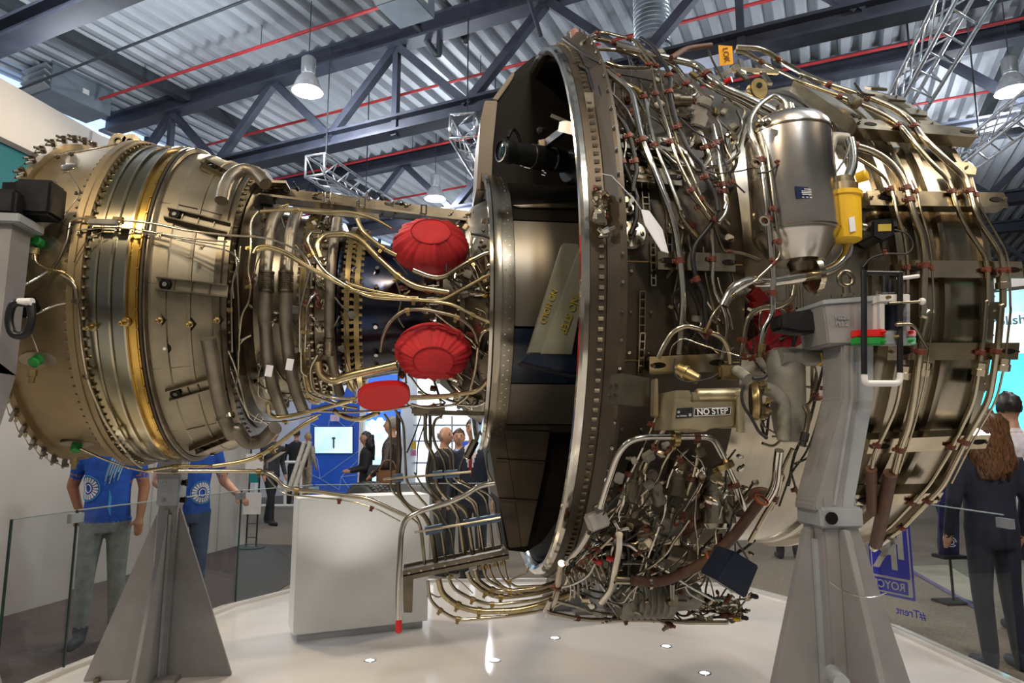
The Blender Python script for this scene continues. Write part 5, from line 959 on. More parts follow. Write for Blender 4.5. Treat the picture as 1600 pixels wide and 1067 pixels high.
for pts, w_, m, cl in (([(520, 400), (530, 480), (600, 520), (700, 485), (960, 425)], 48, G2, ()), ([(1410, 330), (1400, 440), (1360, 600), (1290, 650)], 20, STEEL, ()), ([(1412, 310), (1435, 240), (1530, 215)], 18, STEEL, ()), ([(240, 640), (250, 700), (290, 722), (380, 710), (560, 665), (720, 620)], 26, G2, ()), ([(520, 370), (480, 440), (480, 500), (495, 575), (600, 612), (740, 615)], 17, STEEL, [(720, 615)]), ([(440, 480), (460, 590), (640, 650), (740, 668)], 16, STEEL, ()), ([(420, 0), (425, 200), (430, 470), (460, 490)], 12, BRIGHT, ()),
    ([(1035, 610), (1250, 600), (1420, 570), (1490, 480), (1505, 370)], 30, G2, [(1290, 598)]), ([(1040, 645), (1120, 665), (1180, 662), (1300, 645), (1400, 662), (1510, 600)], 15, BRIGHT, ()), ([(610, 680), (680, 722), (760, 732), (860, 690)], 30, G2, ()), ([(450, 680), (700, 690), (900, 680), (1060, 650)], 16, STEEL, ()), ([(90, 290), (170, 250), (80, 300), (80, 480), (60, 560)], 11, STEEL, ()), ([(0, 300), (60, 430), (130, 690), (250, 760)], 12, BRIGHT, ()), ([(0, 330), (70, 560), (150, 740), (330, 745), (540, 700)], 11, BRIGHT, [(340, 742)]), ([(170, 730), (190, 690), (220, 720), (200, 750)], 7, BRIGHT, ())):
    T(('F', pts), .69 if w_ < 40 else .62, w_, m, cl, cm=BRASS, fr=.04)
# large grey bleed ducts with bellows
for e, f_, w_, bel in (([(310, 270), (262, 350), (228, 620), (232, 740), (225, 900)], [(230, 200), (242, 400), (272, 550), (325, 700)], 74, (620, 735, 238)), ([(405, 285), (368, 400), (345, 620), (345, 740), (342, 900)], [(342, 200), (362, 400), (392, 560), (440, 680)], 74, (620, 735, 345)), ([(630, 330), (605, 480), (590, 650), (585, 850), (585, 950)], [(582, 200), (600, 420), (645, 590)], 58, (985, 1080, 585))):
    o = T([('E', e), ('F', f_)], .61, w_, DUCT, (), 'bleed_duct', fr=.12, n=18); y0, y1, x = bel
    a, b = cyl(*pxs('E', [(x, y0)])[0], .61), cyl(*pxs('E', [(x-2, y1)])[0], .61); L_ = (b-a).length; rr = w_/3.5556*.5*depth(a)/FPX
    turn('bellows', [(0, rr*.9), (0, rr*1.12), (.01, rr*1.12)]+[q for k in range(9) for q in ((L_*(.1+k*.09), rr*1.0), (L_*(.13+k*.09), rr*1.12), (L_*(.16+k*.09), rr*1.0))]+[(L_-.01, rr*1.12), (L_, rr*1.12), (L_, rr*.9)], STEELD, a, b-a, o, 18)
p = cyl(*pxs('F', [(250, 460)])[0], .665); box('white_label', p, (.03, .004, .05), PAPER, EN, 0, (0, R_(8), 0)); p = cyl(*pxs('F', [(365, 425)])[0], .665); box('white_label', p, (.03, .004, .05), PAPER, EN, 0, (0, R_(8), 0))
T([('D', [(1120, 340), (1150, 500), (1190, 720), (1250, 870)]), ('F', [(60, 770), (130, 865), (215, 850), (285, 775)])], .82, 80, DUCT, (), 'exhaust_bleed_duct', fr=.15, n=22); p = cyl(*pxs('D', [(1215, 765)])[0], .82); turn('duct_joint', [(-.008, .036), (-.008, .040), (.008, .040), (.008, .036)], STEEL, p, (.4, -.1, -1), EN, 24, cap=False)
T(('C', [(1385, 455), (1400, 380), (1440, 300), (1520, 255), (1600, 280), (1660, 350)]), .82, 84, DUCT, (), 'exhaust_bleed_duct', fr=.15, n=22)
# service rail above the core
RA, RB = aty(*pxs('E', [(125, 160)])[0], 3.35), aty(*pxs('E', [(1425, 320)])[0], 3.35); rt = (RB-RA).normalized()
bar('service_rail', RA-ZV*.035, RB-ZV*.035, .10, .012, STEELD, EN); bar('service_rail', RA+Vector((0, .05, 0)), RB+Vector((0, .05, 0)), .01, .085, STEELD, EN); bar('rail_cover', RA+rt*.0+ZV*.02, RA+rt*.20+ZV*.04, .12, .012, MATTE, EN); pprism('rail_end_box', 'E', [(135, 180), (270, 200), (268, 250), (138, 238)], 3.28, .1, DARK, EN, .004)
for x, y in ((575, 203), (770, 228), (1110, 275), (1400, 316)):
    c = aty(*pxs('E', [(x, y)])[0], 3.27); vs, fs = sweep([c+Vector((dx, 0, dz)) for dx, dz in ((-.012, -.022), (-.012, .022), (.012, .022), (.012, -.022), (-.012, -.022))], .005, 6); mesh('rail_window_bracket', vs, fs, BRIGHT, EN)
for i in range(26):
    t_ = rnd.random(); c = RA.lerp(RB, t_)+Vector((0, -.03+rnd.random()*.03, rnd.uniform(-.03, .03))); turn('rail_fitting', [(0, .006), (.012, .009), (.022, .009), (.024, .005), (.05, .004)], rnd.choice([BRIGHT, STEEL, BRASS, BLACK]), c, (rnd.uniform(-1, 1), -.3, rnd.uniform(-.5, .5)), EN, 8)
pprism('rail_web', 'E', [(150, 250), (480, 265), (860, 300), (860, 330), (500, 300), (250, 285)], 3.30, .01, STEELD, EN)
# -- tail pipes
for cr, pts, w_, m, r_, cl in (('D', [(330, 0), (400, 40), (415, 130), (440, 400), (465, 530), (480, 590), (560, 780), (640, 900), (720, 1010), (760, 1035)], 18, STEEL, .825, [(410, 140), (465, 545), (640, 890), (685, 965)]), ('D', [(145, 230), (320, 150), (430, 148)], 10, BRIGHT, .80, ()), ('D', [(150, 290), (180, 340), (205, 410)], 14, BRIGHT, .80, ()), ('D', [(430, 930), (560, 990), (700, 1040), (810, 1058)], 12, STEEL, .82, ()),
    ('S', [(630, 152), (760, 132), (900, 135), (1000, 122), (1110, 92), (1200, 50)], 16, G2, .86, [(760, 132)]), ('S', [(560, 140), (650, 160), (850, 158), (1103, 155), (1180, 160)], 10, STEEL, .86, [(745, 158), (970, 160)]),
    ('C', [(430, 625), (440, 575), (500, 560), (560, 572), (820, 580), (980, 600), (1150, 640), (1440, 672), (1600, 678)], 16, STEEL, .82, [(565, 572), (740, 577)]), ('C', [(490, 640), (660, 620), (840, 630), (1000, 660), (1270, 700), (1420, 712)], 12, STEEL, .81, [(500, 640), (830, 630), (1000, 660)]), ('C', [(820, 650), (1000, 668), (1200, 720), (1440, 770), (1500, 830), (1450, 950), (1460, 1066)], 11, BRIGHT, .80, [(1260, 740)]), ('C', [(900, 640), (1100, 690), (1430, 740)], 8, BRIGHT, .80, ()),
    ('C', [(430, 620), (420, 700), (370, 820), (330, 872)], 20, STEELD, .81, ()), ('C', [(215, 790), (220, 840), (290, 880), (400, 900), (460, 950), (480, 1066)], 20, G2, .81, [(320, 885), (400, 902)]), ('C', [(330, 870), (250, 930), (140, 990)], 12, BRIGHT, .80, ()), ('C', [(390, 282), (420, 272), (510, 402), (400, 545), (385, 590), (420, 615)], 9, STEELD, .80, [(510, 405)]), ('C', [(640, 650), (560, 680), (500, 760), (460, 840)], 6, STEELD, .81, ()), ('C', [(355, 175), (450, 155), (590, 130), (730, 100)], 14, STEEL, .83, [(360, 175), (440, 158)])):
    T((cr, pts), r_, w_, m, cl, cm=BRASS if m is G2 else STEELD, fr=.04)
for x, y in ((565, 572), (740, 577)): p = cyl(*pxs('C', [(x, y)])[0], .82); turn('union_nut', [(-.02, .010), (-.018, .015), (.018, .015), (.02, .010)], BRASS, p, (1, 0, -.02), EN, 6)
p = cyl(*pxs('C', [(645, 590)])[0], .83); box('connector_block', p, (.11, .02, .024), CAST, EN, .004)
# lower rear pipes crossing to the bundle
T([('T', [(-60, 385), (100, 362), (200, 330), (320, 250), (430, 160), (520, 112)])], ('Y', 3.05), 26, G2, [(265, 290), (200, 330)], cm=BRASS); T([('T', [(-250, 412), (0, 412), (230, 415), (290, 450), (330, 500), (400, 518), (520, 525), (640, 545), (800, 562), (900, 610), (1010, 660)])], ('Y', 3.12), 25, STEEL, [(190, 418), (405, 516)], cm=BRASS)
T(('T', [(220, 420), (320, 542), (440, 552), (680, 575), (830, 612), (980, 692)]), ('Y', 3.10), 9, STEEL, [(640, 560), (830, 600)]); bar('hanger_strap', PC('T', 235, 400, 3.1), PC('T', 235, 350, 3.1), .03, .008, STEELD, EN); bar('hanger_strap', PC('T', 235, 360, 3.1), PC('T', 330, 300, 3.05), .03, .008, STEELD, EN)
# -- vertical pipe bundle
for pts, w_, m in (([(60, 20), (88, 60), (92, 180), (90, 370), (130, 410), (215, 500), (235, 560), (250, 718)], 12, STEEL), ([(125, 10), (130, 250), (120, 330), (130, 400), (170, 450), (240, 480), (270, 530), (285, 600), (300, 710)], 24, STEELD), ([(110, 0), (150, 60), (160, 280), (165, 340), (270, 460), (310, 490), (325, 560), (345, 698)], 13, STEEL), ([(250, 20), (250, 150), (290, 210), (300, 290), (300, 350), (340, 400), (390, 460), (410, 520), (430, 675)], 20, STEEL), ([(272, 20), (275, 200), (255, 290), (262, 350), (330, 430), (400, 470), (420, 560), (440, 672)], 17, STEELD),
    ([(330, 35), (300, 40), (285, 80), (290, 150), (340, 240), (345, 290), (350, 330), (450, 400), (490, 430), (495, 480), (520, 655)], 15, STEEL), ([(330, 180), (362, 210), (372, 280), (382, 320), (500, 380), (530, 410), (545, 480), (565, 645)], 13, STEEL), ([(350, 165), (382, 200), (382, 290), (440, 345), (545, 390), (572, 430), (578, 500), (605, 635)], 10, BRIGHT), ([(410, 335), (410, 250), (470, 160), (505, 100), (545, 70)], 12, STEEL), ([(0, 410), (140, 480), (200, 510), (225, 540), (245, 718)], 10, STEEL),
    ([(330, 400), (400, 440), (440, 470), (455, 560), (472, 672)], 24, STEEL), ([(430, 400), (470, 425), (488, 470), (505, 652)], 15, STEEL), ([(210, 300), (215, 160), (240, 90), (260, 30)], 7, BLACK), ([(165, 200), (200, 120), (230, 30)], 7, BLACK), ([(200, 290), (240, 360), (290, 410), (330, 500), (370, 560), (385, 690)], 9, STEELD), ([(555, 170), (530, 200), (540, 290), (560, 330)], 10, STEEL)):
    T(('Q', pts), ('Y', 3.34+rnd.uniform(-.05, .05)), w_, m, (), fr=.05)
T(('Q', [(125, 975), (125, 820), (140, 560), (160, 505), (220, 472), (350, 432), (430, 400), (500, 352), (570, 340)]), ('Y', 3.16), 26, BRIGHT, [], fr=.07, n=14); turn('red_cap', [(0, .014), (.05, .015), (.055, .010)], REDGL, aty(*pxs('Q', [(128, 972)])[0], 3.16), (0, 0, -1), EN, 14)
for pts, w_, m in (([(262, 790), (270, 880), (320, 930), (400, 975), (640, 955), (770, 935), (850, 910), (930, 860)], 17, STEEL), ([(312, 785), (325, 850), (400, 910), (500, 935), (680, 930), (800, 900), (920, 850)], 30, G2), ([(355, 770), (380, 830), (470, 880), (560, 905), (780, 880), (900, 840)], 18, STEEL), ([(445, 750), (460, 790), (530, 850), (600, 870), (780, 850), (900, 810)], 24, STEEL), ([(480, 740), (492, 790), (560, 840), (640, 842), (790, 825), (880, 790)], 25, STEEL), ([(518, 730), (530, 780), (590, 820), (670, 850)], 14, STEEL), ([(545, 725), (562, 780), (620, 830), (700, 850)], 14, G2), ([(580, 715), (600, 770), (645, 820)], 12, STEEL), ([(615, 710), (628, 780), (660, 820), (790, 815)], 12, STEEL), ([(270, 850), (310, 870), (330, 860)], 8, STEEL), ([(370, 770), (420, 800), (470, 850)], 6, BRIGHT), ([(640, 790), (720, 760), (730, 730)], 9, STEEL)):
    T(('Q', pts), ('Y', 3.30+rnd.uniform(-.06, .06)), w_, m, [pts[2], pts[3]] if len(pts) > 4 else [pts[0]], cm=BRASS, fr=.06)
pprism('pipe_tray', 'Q', [(145, 745), (635, 645), (640, 692), (195, 785), (190, 940), (150, 940)], 3.22, .012, STEELD, EN, .002); pprism('pipe_tray', 'Q', [(150, 718), (600, 625), (600, 660), (150, 750)], 3.42, .012, STEELD, EN, .002)
a, b = aty(*pxs('Q', [(147, 760)])[0], 3.22), aty(*pxs('Q', [(638, 660)])[0], 3.22); bar('tray_floor', a+Vector((0, .1, -.01)), b+Vector((0, .1, -.01)), .2, .006, STEELD, EN)
for k in range(9): put('tray_rivet', BOLTB, a.lerp(b, (k+.5)/9)+Vector((0, -.002, 0)), (0, -1, 0))
PBL = mat('blue_clamp', (.10, .16, .25), .4, .3, .1, 10)
for (x0, y0), (x1, y1) in (((250, 562), (330, 545)), ((430, 528), (598, 498)), ((105, 318), (148, 312)), ((285, 303), (330, 298)), ((340, 300), (400, 294))): bar('clamp_block', PC('Q', x0, y0, 3.27), PC('Q', x1, y1, 3.27), .035, .035, PBL, EN)
for (x0, y0), (x1, y1) in (((55, 322), (462, 288)), ((200, 568), (598, 500))): tube('clamp_rod', [PC('Q', x0, y0, 3.25), PC('Q', x1, y1, 3.25)], .006, STEEL, EN, 6)
a = PC('Q', 462, 185, 3.3); turn('sleeve', [(-.05, .012), (-.045, .02), (.045, .02), (.05, .012)], STEEL, a, (.5, 0, 1), EN, 12); box('bundle_manifold', PC('Q', 265, 5, 3.34), (.16, .08, .05), STEEL, EN, .01); bar('lower_plate', PC('F', 1140, 690, 3.25), PC('F', 1480, 700, 3.25), .06, .02, STEELD, EN)
# -- random wiring looms and small fittings, all lying on the engine
def loom(poly, n, r0, r1, w0, w1, mats_, fit, seed, slope):
    q = random.Random(seed)
    def inside(x, y):
        c = False; j = len(poly)-1
        for i in range(len(poly)):
            (xi, yi), (xj, yj) = poly[i], poly[j]
            if (yi > y) != (yj > y) and x < (xj-xi)*(y-yi)/(yj-yi)+xi: c = not c
            j = i
        return c
    xs = [p[0] for p in poly]; ys = [p[1] for p in poly]
    def pick():
        while True:
            x, y = q.uniform(min(xs), max(xs)), q.uniform(min(ys), max(ys))
            if inside(x, y): return x, y
    for i in range(n):
        x, y = pick(); a = R_(slope+q.uniform(-28, 28)); P = []; r = q.uniform(r0, r1)
        for k in range(q.randint(6, 11)):
            P.append(cyl(x, y, r+q.uniform(-.008, .008))); st = q.uniform(13, 26)
            for tr in range(5):
                if inside(x+math.cos(a)*st, y+math.sin(a)*st): break
                a += R_(67)
            x += math.cos(a)*st; y += math.sin(a)*st; a += R_(q.uniform(-24, 24))
        if len(P) > 1: tube('wiring', fillet(P, .05, 4), q.uniform(w0, w1), q.choice(mats_), EN, 7)
    for i in range(fit):
        x, y = pick(); p = cyl(x, y, q.uniform(r0, r1)); d = Vector((q.uniform(-1, 1), q.uniform(-.6, .1), q.uniform(-1, 1))); s = q.uniform(.006, .014)
        if i % 3 == 0: box('small_fitting', p, (s*3, s*2.4, s*2.2), q.choice([STEEL, STEELD, CAST]), EN, s*.3, (q.uniform(0, 3), q.uniform(0, 3), 0))
        else: turn('small_fitting', [(0, s*.7), (s, s*1.1), (s*2, s*1.1), (s*2.1, s*.7), (s*3.6, s*.6)], q.choice([STEEL, BRIGHT, STEELD, CLAMP]), p, d, EN, 8)
GB = [(915, 840), (960, 720), (1060, 690), (1170, 700), (1190, 800), (1170, 960), (1030, 965), (900, 930), (870, 880)]
loom(GB, 46, 1.40, 1.52, .0028, .0055, [CABLE, CABLE, CABLE, STEEL, BRIGHT], 120, 3, 120)
loom([(905, 935), (1170, 930), (1160, 965), (1060, 978), (950, 968)], 16, 1.44, 1.52, .003, .005, [CABLE, BRIGHT, STEEL], 46, 4, 5)
loom([(895, 60), (1100, 80), (1190, 150), (1140, 300), (1060, 260), (985, 300), (940, 190)], 30, 1.30, 1.36, .003, .007, [CABLE, STEEL, STEELD, BRIGHT], 46, 5, 65)
loom([(1020, 330), (1150, 330), (1150, 560), (1060, 560)], 10, 1.29, 1.32, .003, .006, [BLACK, STEELD, STEEL], 14, 6, 90)
loom([(385, 330), (560, 330), (560, 640), (400, 640)], 14, .50, .56, .003, .005, [STEEL, STEELD, BRIGHT], 40, 8, 90)
loom([(620, 440), (780, 420), (775, 650), (600, 640)], 26, .50, .62, .003, .007, [STEEL, STEELD, BLACK, BRIGHT], 56, 9, 40)
loom([(690, 350), (775, 340), (780, 470), (700, 460)], 12, .55, .66, .003, .006, [STEELD, BLACK, STEEL], 26, 10, 60)
loom([(1170, 470), (1280, 470), (1280, 700), (1190, 700)], 12, 1.28, 1.34, .003, .006, [BLACK, STEEL, STEELD], 16, 11, 95)
loom([(928, 290), (945, 290), (950, 370), (935, 370)], 0, 1.36, 1.40, .003, .006, [BRASS], 22, 12, 95)

# ---------------------------------------------------------------- loose things on the engine
def bonnet(u, a, r0, R, h, lab, squash=1.0, tilt=0):
    ax = (rad(polar(u, 1, a))+Vector((tilt, 0, 0))).normalized(); c = polar(u, r0, a); u_, v_ = frame(ax); N = 96; vs, fs = [], []
    q = random.Random(int(u*1000+a)); ph = [q.uniform(0, 6.28) for _ in range(5)]
    rows = [(-.035, 1.0, .3), (0, 1.04, .5), (h*.3, 1.0, 1), (h*.62, .82, 1), (h*.95, .56, .6), (h, .50, .12), (h*1.0, .25, .02), (h*1.0, .001, 0)]
    for hh, rr, pl_ in rows:
        for k in range(N):
            t = 2*math.pi*k/N; w_ = (abs(math.sin(6.5*t+ph[0]))+.8*abs(math.sin(11.5*t+ph[1]+rr))+.6*math.sin(5*t+ph[2])+.5*math.sin(31*t+ph[3])-.6)*.036*pl_
            p = c+ax*(hh+R*w_*.6)+(u_*math.cos(t)+v_*math.sin(t)*squash)*(R*(rr+w_)); vs.append(p)
    for i in range(len(rows)-1):
        for k in range(N): j = (k+1) % N; fs.append((i*N+k, i*N+j, (i+1)*N+j, (i+1)*N+k))
    o = mesh('red_cover', vs, fs, RED, None, True); tag(o, lab, 'cover', 'red engine covers'); bp = c-ax*.03
    vs, fs = sweep([bp+(u_*math.cos(R_(k*10))+v_*math.sin(R_(k*10))*squash)*R*1.0 for k in range(37)], .006, 6, False); mesh('elastic_hem', vs, fs, RED, o, True)
    vs, fs = sweep([c+ax*(h*1.0)+(u_*math.cos(R_(k*10))+v_*math.sin(R_(k*10))*squash)*R*.53 for k in range(37)], .0035, 6, False); mesh('face_seam', vs, fs, mat('red_seam', (.36, .01, .015), .8), o, True)
    return o
def bonnet_px(x, y, rpx, h, lab, a_extra=0, tilt=0, sq=.75):
    p = cyl(x, y, .60); a = math.degrees(math.atan2(AY-p.y, p.z-AZ)); return bonnet(p.x, a+a_extra, .60, rpx*depth(p)/FPX, h, lab, sq, tilt)
bonnet_px(673, 386, 56, .12, 'upper pleated red fabric cover tied over a round duct of the core', 0)
bonnet_px(677, 549, 57, .12, 'lower pleated red fabric cover tied over a round duct of the core', 0)
oc = cyl(600, 621, .70); oa = Vector((1, 0, .10)).normalized(); on = (rad(oc)*.8+Vector((0, -.5, 0))).normalized(); ov = on.cross(oa).normalized(); on = oa.cross(ov)
pts = []
for k in range(40):
    t = 2*math.pi*k/40; cx, cy = math.cos(t), math.sin(t); pts.append(oc+oa*(math.copysign(abs(cx)**.75, cx)*.118)+ov*(math.copysign(abs(cy)**.8, cy)*.064))
if on.y > 0: on = -on
o = prism('red_oval_cap', pts, -on*.05, REDGL, None, .006); tag(o, 'flat glossy red oval cap below the fabric covers', 'cap')
# tags
tg = cyl(1134, 86, 1.46); tr_ = RT; 
o = prism('orange_tag', [tg+RT*x+UP*y for x, y in ((-.030, .040), (.026, .036), (.030, -.036), (-.024, -.044))], FW*.002, ORANGE); tag(o, 'orange paper tag hanging on the upper pipes', 'tag')
text('tag_writing', 'LOK', tg-FW*.002, (UP*-1+RT*.15).normalized(), (RT+UP*.15).normalized(), .022, mat('tag_ink', (.22, .08, .01), .6), o); tube('tag_string', [tg+UP*.038, tg+UP*.075+RT*-.02], .0015, BLKMET, o, 4)
w0 = [cyl(x, y, 1.40) for x, y in pxs('K', [(415, 110), (470, 120), (555, 240), (595, 395), (545, 380), (440, 210)])]
o = prism('white_tag', w0, (0.004, .012, .004), PAPER, None, .002); tag(o, 'crumpled white plastic tag hanging beside the round ports', 'tag'); tube('tag_string', [cyl(*pxs('J', [(215, 860)])[0], 1.41), cyl(*pxs('J', [(270, 870)])[0], 1.41), cyl(*pxs('J', [(400, 1010)])[0], 1.41), w0[0]], .0018, PAPER, o, 4)
# black spotlight clamped inside the duct
SPL = mat('lamp_black', (.012, .013, .014), .38, .2, .2, 14)
XP = lambda x, y, Y=2.95: aty(*pxs('X', [(x, y)])[0], Y)
sl = empty('clamp_spotlight', XP(700, 800), 'black spotlight with a glass lens clamped inside the fan duct', 'spotlight')
a, b = XP(215, 495, 2.86), XP(1080, 650, 3.0); ax = (b-a).normalized(); L_ = (b-a).length
turn('lamp_body', [(0, .046), (.0, .052), (.03, .055), (.05, .052), (.052, .046), (L_*.45, .052), (L_*.46, .056), (L_*.62, .056), (L_*.63, .050), (L_*.78, .052), (L_*.80, .058), (L_, .050)], SPL, a, ax, sl, 32); turn('lens', [(-.004, .001), (.002, .03), (.006, .046), (.010, .046)], mat('lens_glass', (.02, .05, .05), .05, .6, .3, 30), a-ax*.002, ax, sl, 28)
turn('lens_ring', [(-.006, .044), (-.008, .05), (0, .055), (.01, .055)], SPL, a, ax, sl, 32, cap=False)
tube('lamp_bracket', fillet([XP(300, 310, 2.84), XP(370, 180, 2.86), XP(430, 250, 2.88), XP(480, 420, 2.9)], .02), .008, SPL, sl, 8); turn('knob', [(0, .014), (.012, .022), (.022, .022), (.03, .012)], SPL, XP(760, 260, 2.92), (0, -.5, 1), sl, 8)
bar('clamp_arm', XP(730, 400, 2.92), XP(860, 380, 2.92), .02, .03, STEELD, sl); bar('clamp_arm', XP(840, 400, 2.92), XP(1180, 150, 2.75), .03, .035, SPL, sl); bar('clamp_jaw', XP(1060, 150, 2.75), XP(1280, 200, 2.6), .035, .05, SPL, sl); bar('clamp_handle', XP(900, 10, 2.75), XP(1140, 110, 2.72), .014, .016, SPL, sl); turn('base_disc', [(0, .07), (.02, .085), (.025, .085)], SPL, XP(1130, 720, 3.0), ax, sl, 28)
for x, y, w_ in ((460, 690, 40), (520, 712, 60), (585, 728, 20), (770, 760, 30), (800, 790, 30), (765, 818, 50)): prism('white_print', [XP(x, y, 2.895), XP(x+w_, y+w_*.28, 2.895), XP(x+w_, y+w_*.28+10, 2.895), XP(x, y+10, 2.895)], (0, .002, 0), PAPER, sl)
# ================================================================ people
def cloth(name, col, rough=.8): return mat('cloth_'+name, col, rough, 0, .15, 18, bump=.1)
SKIN = mat('skin', (.50, .27, .18), .5, 0, .06, 20); SKIND = mat('skin_tan', (.36, .17, .09), .5, 0, .06, 20); EYE = mat('eye_dark', (.02, .015, .012), .2); LIP = mat('lip', (.34, .12, .10), .5)
def ering(rings, n=20):
    vs, fs = [], []
    for x, y, z, rx, ry in rings:
        for k in range(n): t = 2*math.pi*k/n; vs.append((x+rx*math.cos(t), y+ry*math.sin(t), z))
    for i in range(len(rings)-1):
        for k in range(n): j = (k+1) % n; fs.append((i*n+k, i*n+j, (i+1)*n+j, (i+1)*n+k))
    return vs, fs+[tuple(range(n-1, -1, -1)), tuple((len(rings)-1)*n+k for k in range(n))]
def ell(c, r, n=16, m=10):
    vs = []; fs = []
    return ering([(c[0], c[1], c[2]+r[2]*math.sin(-math.pi/2+math.pi*(i+.15)/(m-.7)), r[0]*max(.05, math.cos(-math.pi/2+math.pi*(i+.15)/(m-.7))), r[1]*max(.05, math.cos(-math.pi/2+math.pi*(i+.15)/(m-.7)))) for i in range(m)], n)
TORSO = [(.84, .150, .108), (.93, .166, .118), (1.02, .156, .112), (1.12, .154, .110), (1.24, .170, .118), (1.34, .186, .120), (1.41, .178, .105), (1.455, .12, .085), (1.49, .065, .062)]
def person(lab, pos, face, h, top, bottom, shoes, skin=SKIN, hair=None, arms=None, short=False, suit=None, long_hair=False, fat=1., vox=.013, stance=0., bald=False, fingers=False, name='person'):
    """pos on the floor; face = direction looked at (world xy); arms = [(elbow, wrist), (elbow, wrist)] in body space, x to the body's right, y forward"""
    S = h/1.75; P = []           # (verts, faces, material slot, test primitive)
    mats_ = [top, bottom, shoes, skin]
    if suit: mats_ += list(suit)
    def cap(a, b, ra, rb, slot, n=12): P.append((*sweep([Vector(a).lerp(Vector(b), t) for t in (0, .33, .66, 1)], [ra+(rb-ra)*t for t in (0, .33, .66, 1)], n), slot)); P.append((*ell(b, (rb, rb, rb), 10, 7), slot))
    ex = .012 if suit else 0.
    P.append((*ering([(0, 0, z, (rx+ex)*fat, (ry+ex)*fat) for z, rx, ry in TORSO]), 0))
    P.append((*ering([(0, .0, .80, .15*fat, .105*fat), (0, 0, .88, .158*fat, .112*fat), (0, 0, .95, .150, .105)]), 1 if not suit else 0))
    cap((0, -.005, 1.46), (0, .012, 1.58), .060, .054, 3)
    hx = (0, .022, 1.655); P.append((*ell(hx, (.074, .094, .112), 20, 14), 3)); P.append((*ell((0, .045, 1.60), (.052, .060, .055), 14, 9), 3)); P.append((*ell((0, .118, 1.648), (.013, .022, .022), 8, 6), 3))
    for s in (-1, 1):
        P.append((*ell((s*.077, .012, 1.65), (.012, .022, .032), 8, 6), 3))
        k = stance*s
        hip, knee, ank = (s*.085, 0, .90), (s*.095, .02+k*.12, .50), (s*.100, -.02+k*.2, .09)
        cap(hip, knee, .093, .066, 1); cap(knee, ank, .066, .052, 1)
        a2 = (ank[0], ank[1], .045); cap((ank[0], ank[1]-.03, .045), (ank[0]+s*.02, ank[1]+.16, .035), .044, .036, 2); cap((ank[0], ank[1], .09), a2, .046, .046, 2)
    arms = arms or [((.25, -.02, 1.13), (.25, .08, .89)), ((.25, -.02, 1.13), (.25, .08, .89))]
    for s, (el_, wr) in zip((1, -1), arms):
        sh = Vector((s*.178, 0, 1.405)); el_ = Vector((s*el_[0], el_[1], el_[2])); wr = Vector((s*wr[0], wr[1], wr[2])); ex2 = .010 if suit or not short else 0
        mid = sh.lerp(el_, .62)
        cap(sh, mid, .062+ex2, .052+ex2, 0); cap(mid, el_, .048+ex2, .043+ex2, 3 if short else 0); cap(el_, wr, .042+ex2, .028+ex2*.8, 3 if short else 0)
        d = (wr-el_).normalized(); pm = wr+d*.05; cap(wr, pm, .024, .034, 3)
        sd = d.cross(Vector((0, 1, .3))).normalized(); cu = d.cross(sd)
        if fingers:
            for q, ln in ((-1.5, .055), (-.5, .07), (.5, .075), (1.5, .065)):
                r0 = pm+sd*(q*.015); m1 = r0+d*ln*.7; P.append((*sweep([r0, m1, m1+d*ln*.4+cu*.03], [.0105, .010, .008], 8), 3))
            th = wr+d*.02+sd*.025; P.append((*sweep([th, th+sd*.03+d*.03, th+sd*.03+d*.06], [.013, .011, .009], 8), 3))
        else: cap(pm, pm+d*.06, .03, .02, 3)
    f = Vector((face[0], face[1], 0)).normalized(); r = Vector((f.y, -f.x, 0)); rot = Matrix((r, f, ZV)).transposed().to_4x4(); XF = Matrix.Translation(Vector((pos[0], pos[1], 0))) @ rot @ Matrix.Scale(S, 4)
    vs, fs = [], []; cen = []
    for v, fc, slot in P:
        o = len(vs); vs += [Vector(q) for q in v]; fs += [tuple(i+o for i in q) for q in fc]; cen += [(Vector(q), slot) for q in v]
    me = bpy.data.meshes.new('person'); me.from_pydata([tuple(v) for v in vs], [], fs); me.update()
    tmp = bpy.data.objects.new('tmp', me); COL.objects.link(tmp)
    md = tmp.modifiers.new('r', 'REMESH'); md.mode = 'VOXEL'; md.voxel_size = vox; sm = tmp.modifiers.new('s', 'SMOOTH'); sm.iterations = 3; sm.factor = .5
    ev = bpy.data.meshes.new_from_object(tmp.evaluated_get(bpy.context.evaluated_depsgraph_get())); bpy.data.objects.remove(tmp)
    from mathutils.kdtree import KDTree
    kd = KDTree(len(cen)); [kd.insert(c, i) for i, (c, _) in enumerate(cen)]; kd.balance()
    for m_ in mats_: ev.materials.append(m_)
    for p in ev.polygons:
        c = p.center; slot = cen[kd.find(c)[1]][1]
        if not suit and slot in (0, 1) and c.z < 1.0 and abs(c.x) < .215: slot = 0 if c.z > .88 and abs(c.x) < .19 else 1
        if slot == 1 and c.z < .13: slot = 2
        if slot == 3 and c.z < 1.47 and abs(c.x) < .15 and c.z > 1.3: slot = 0
        if suit and slot == 0 and c.y > .05 and c.z > 1.14:
            w_ = (c.z-1.14)*.26
            if abs(c.x) < w_*1.0: slot = 5 if abs(c.x) < .022 and len(suit) > 1 else 4
        p.material_index = slot; p.use_smooth = True
    ev.transform(XF); b = link(name, ev); tag(b, lab, 'person')
    def sub(nm, parts, m_):
        V, F = [], []
        for v, fc in parts: o = len(V); V += [XF@Vector(q) for q in v]; F += [tuple(i+o for i in q) for q in fc]
        return mesh(nm, V, F, m_, b, True)
    sub('eyes', [ell((s*.030, .103, 1.668), (.011, .010, .006), 8, 6) for s in (-1, 1)], EYE); sub('mouth', [ell((0, .105, 1.598), (.024, .008, .006), 8, 6)], LIP)
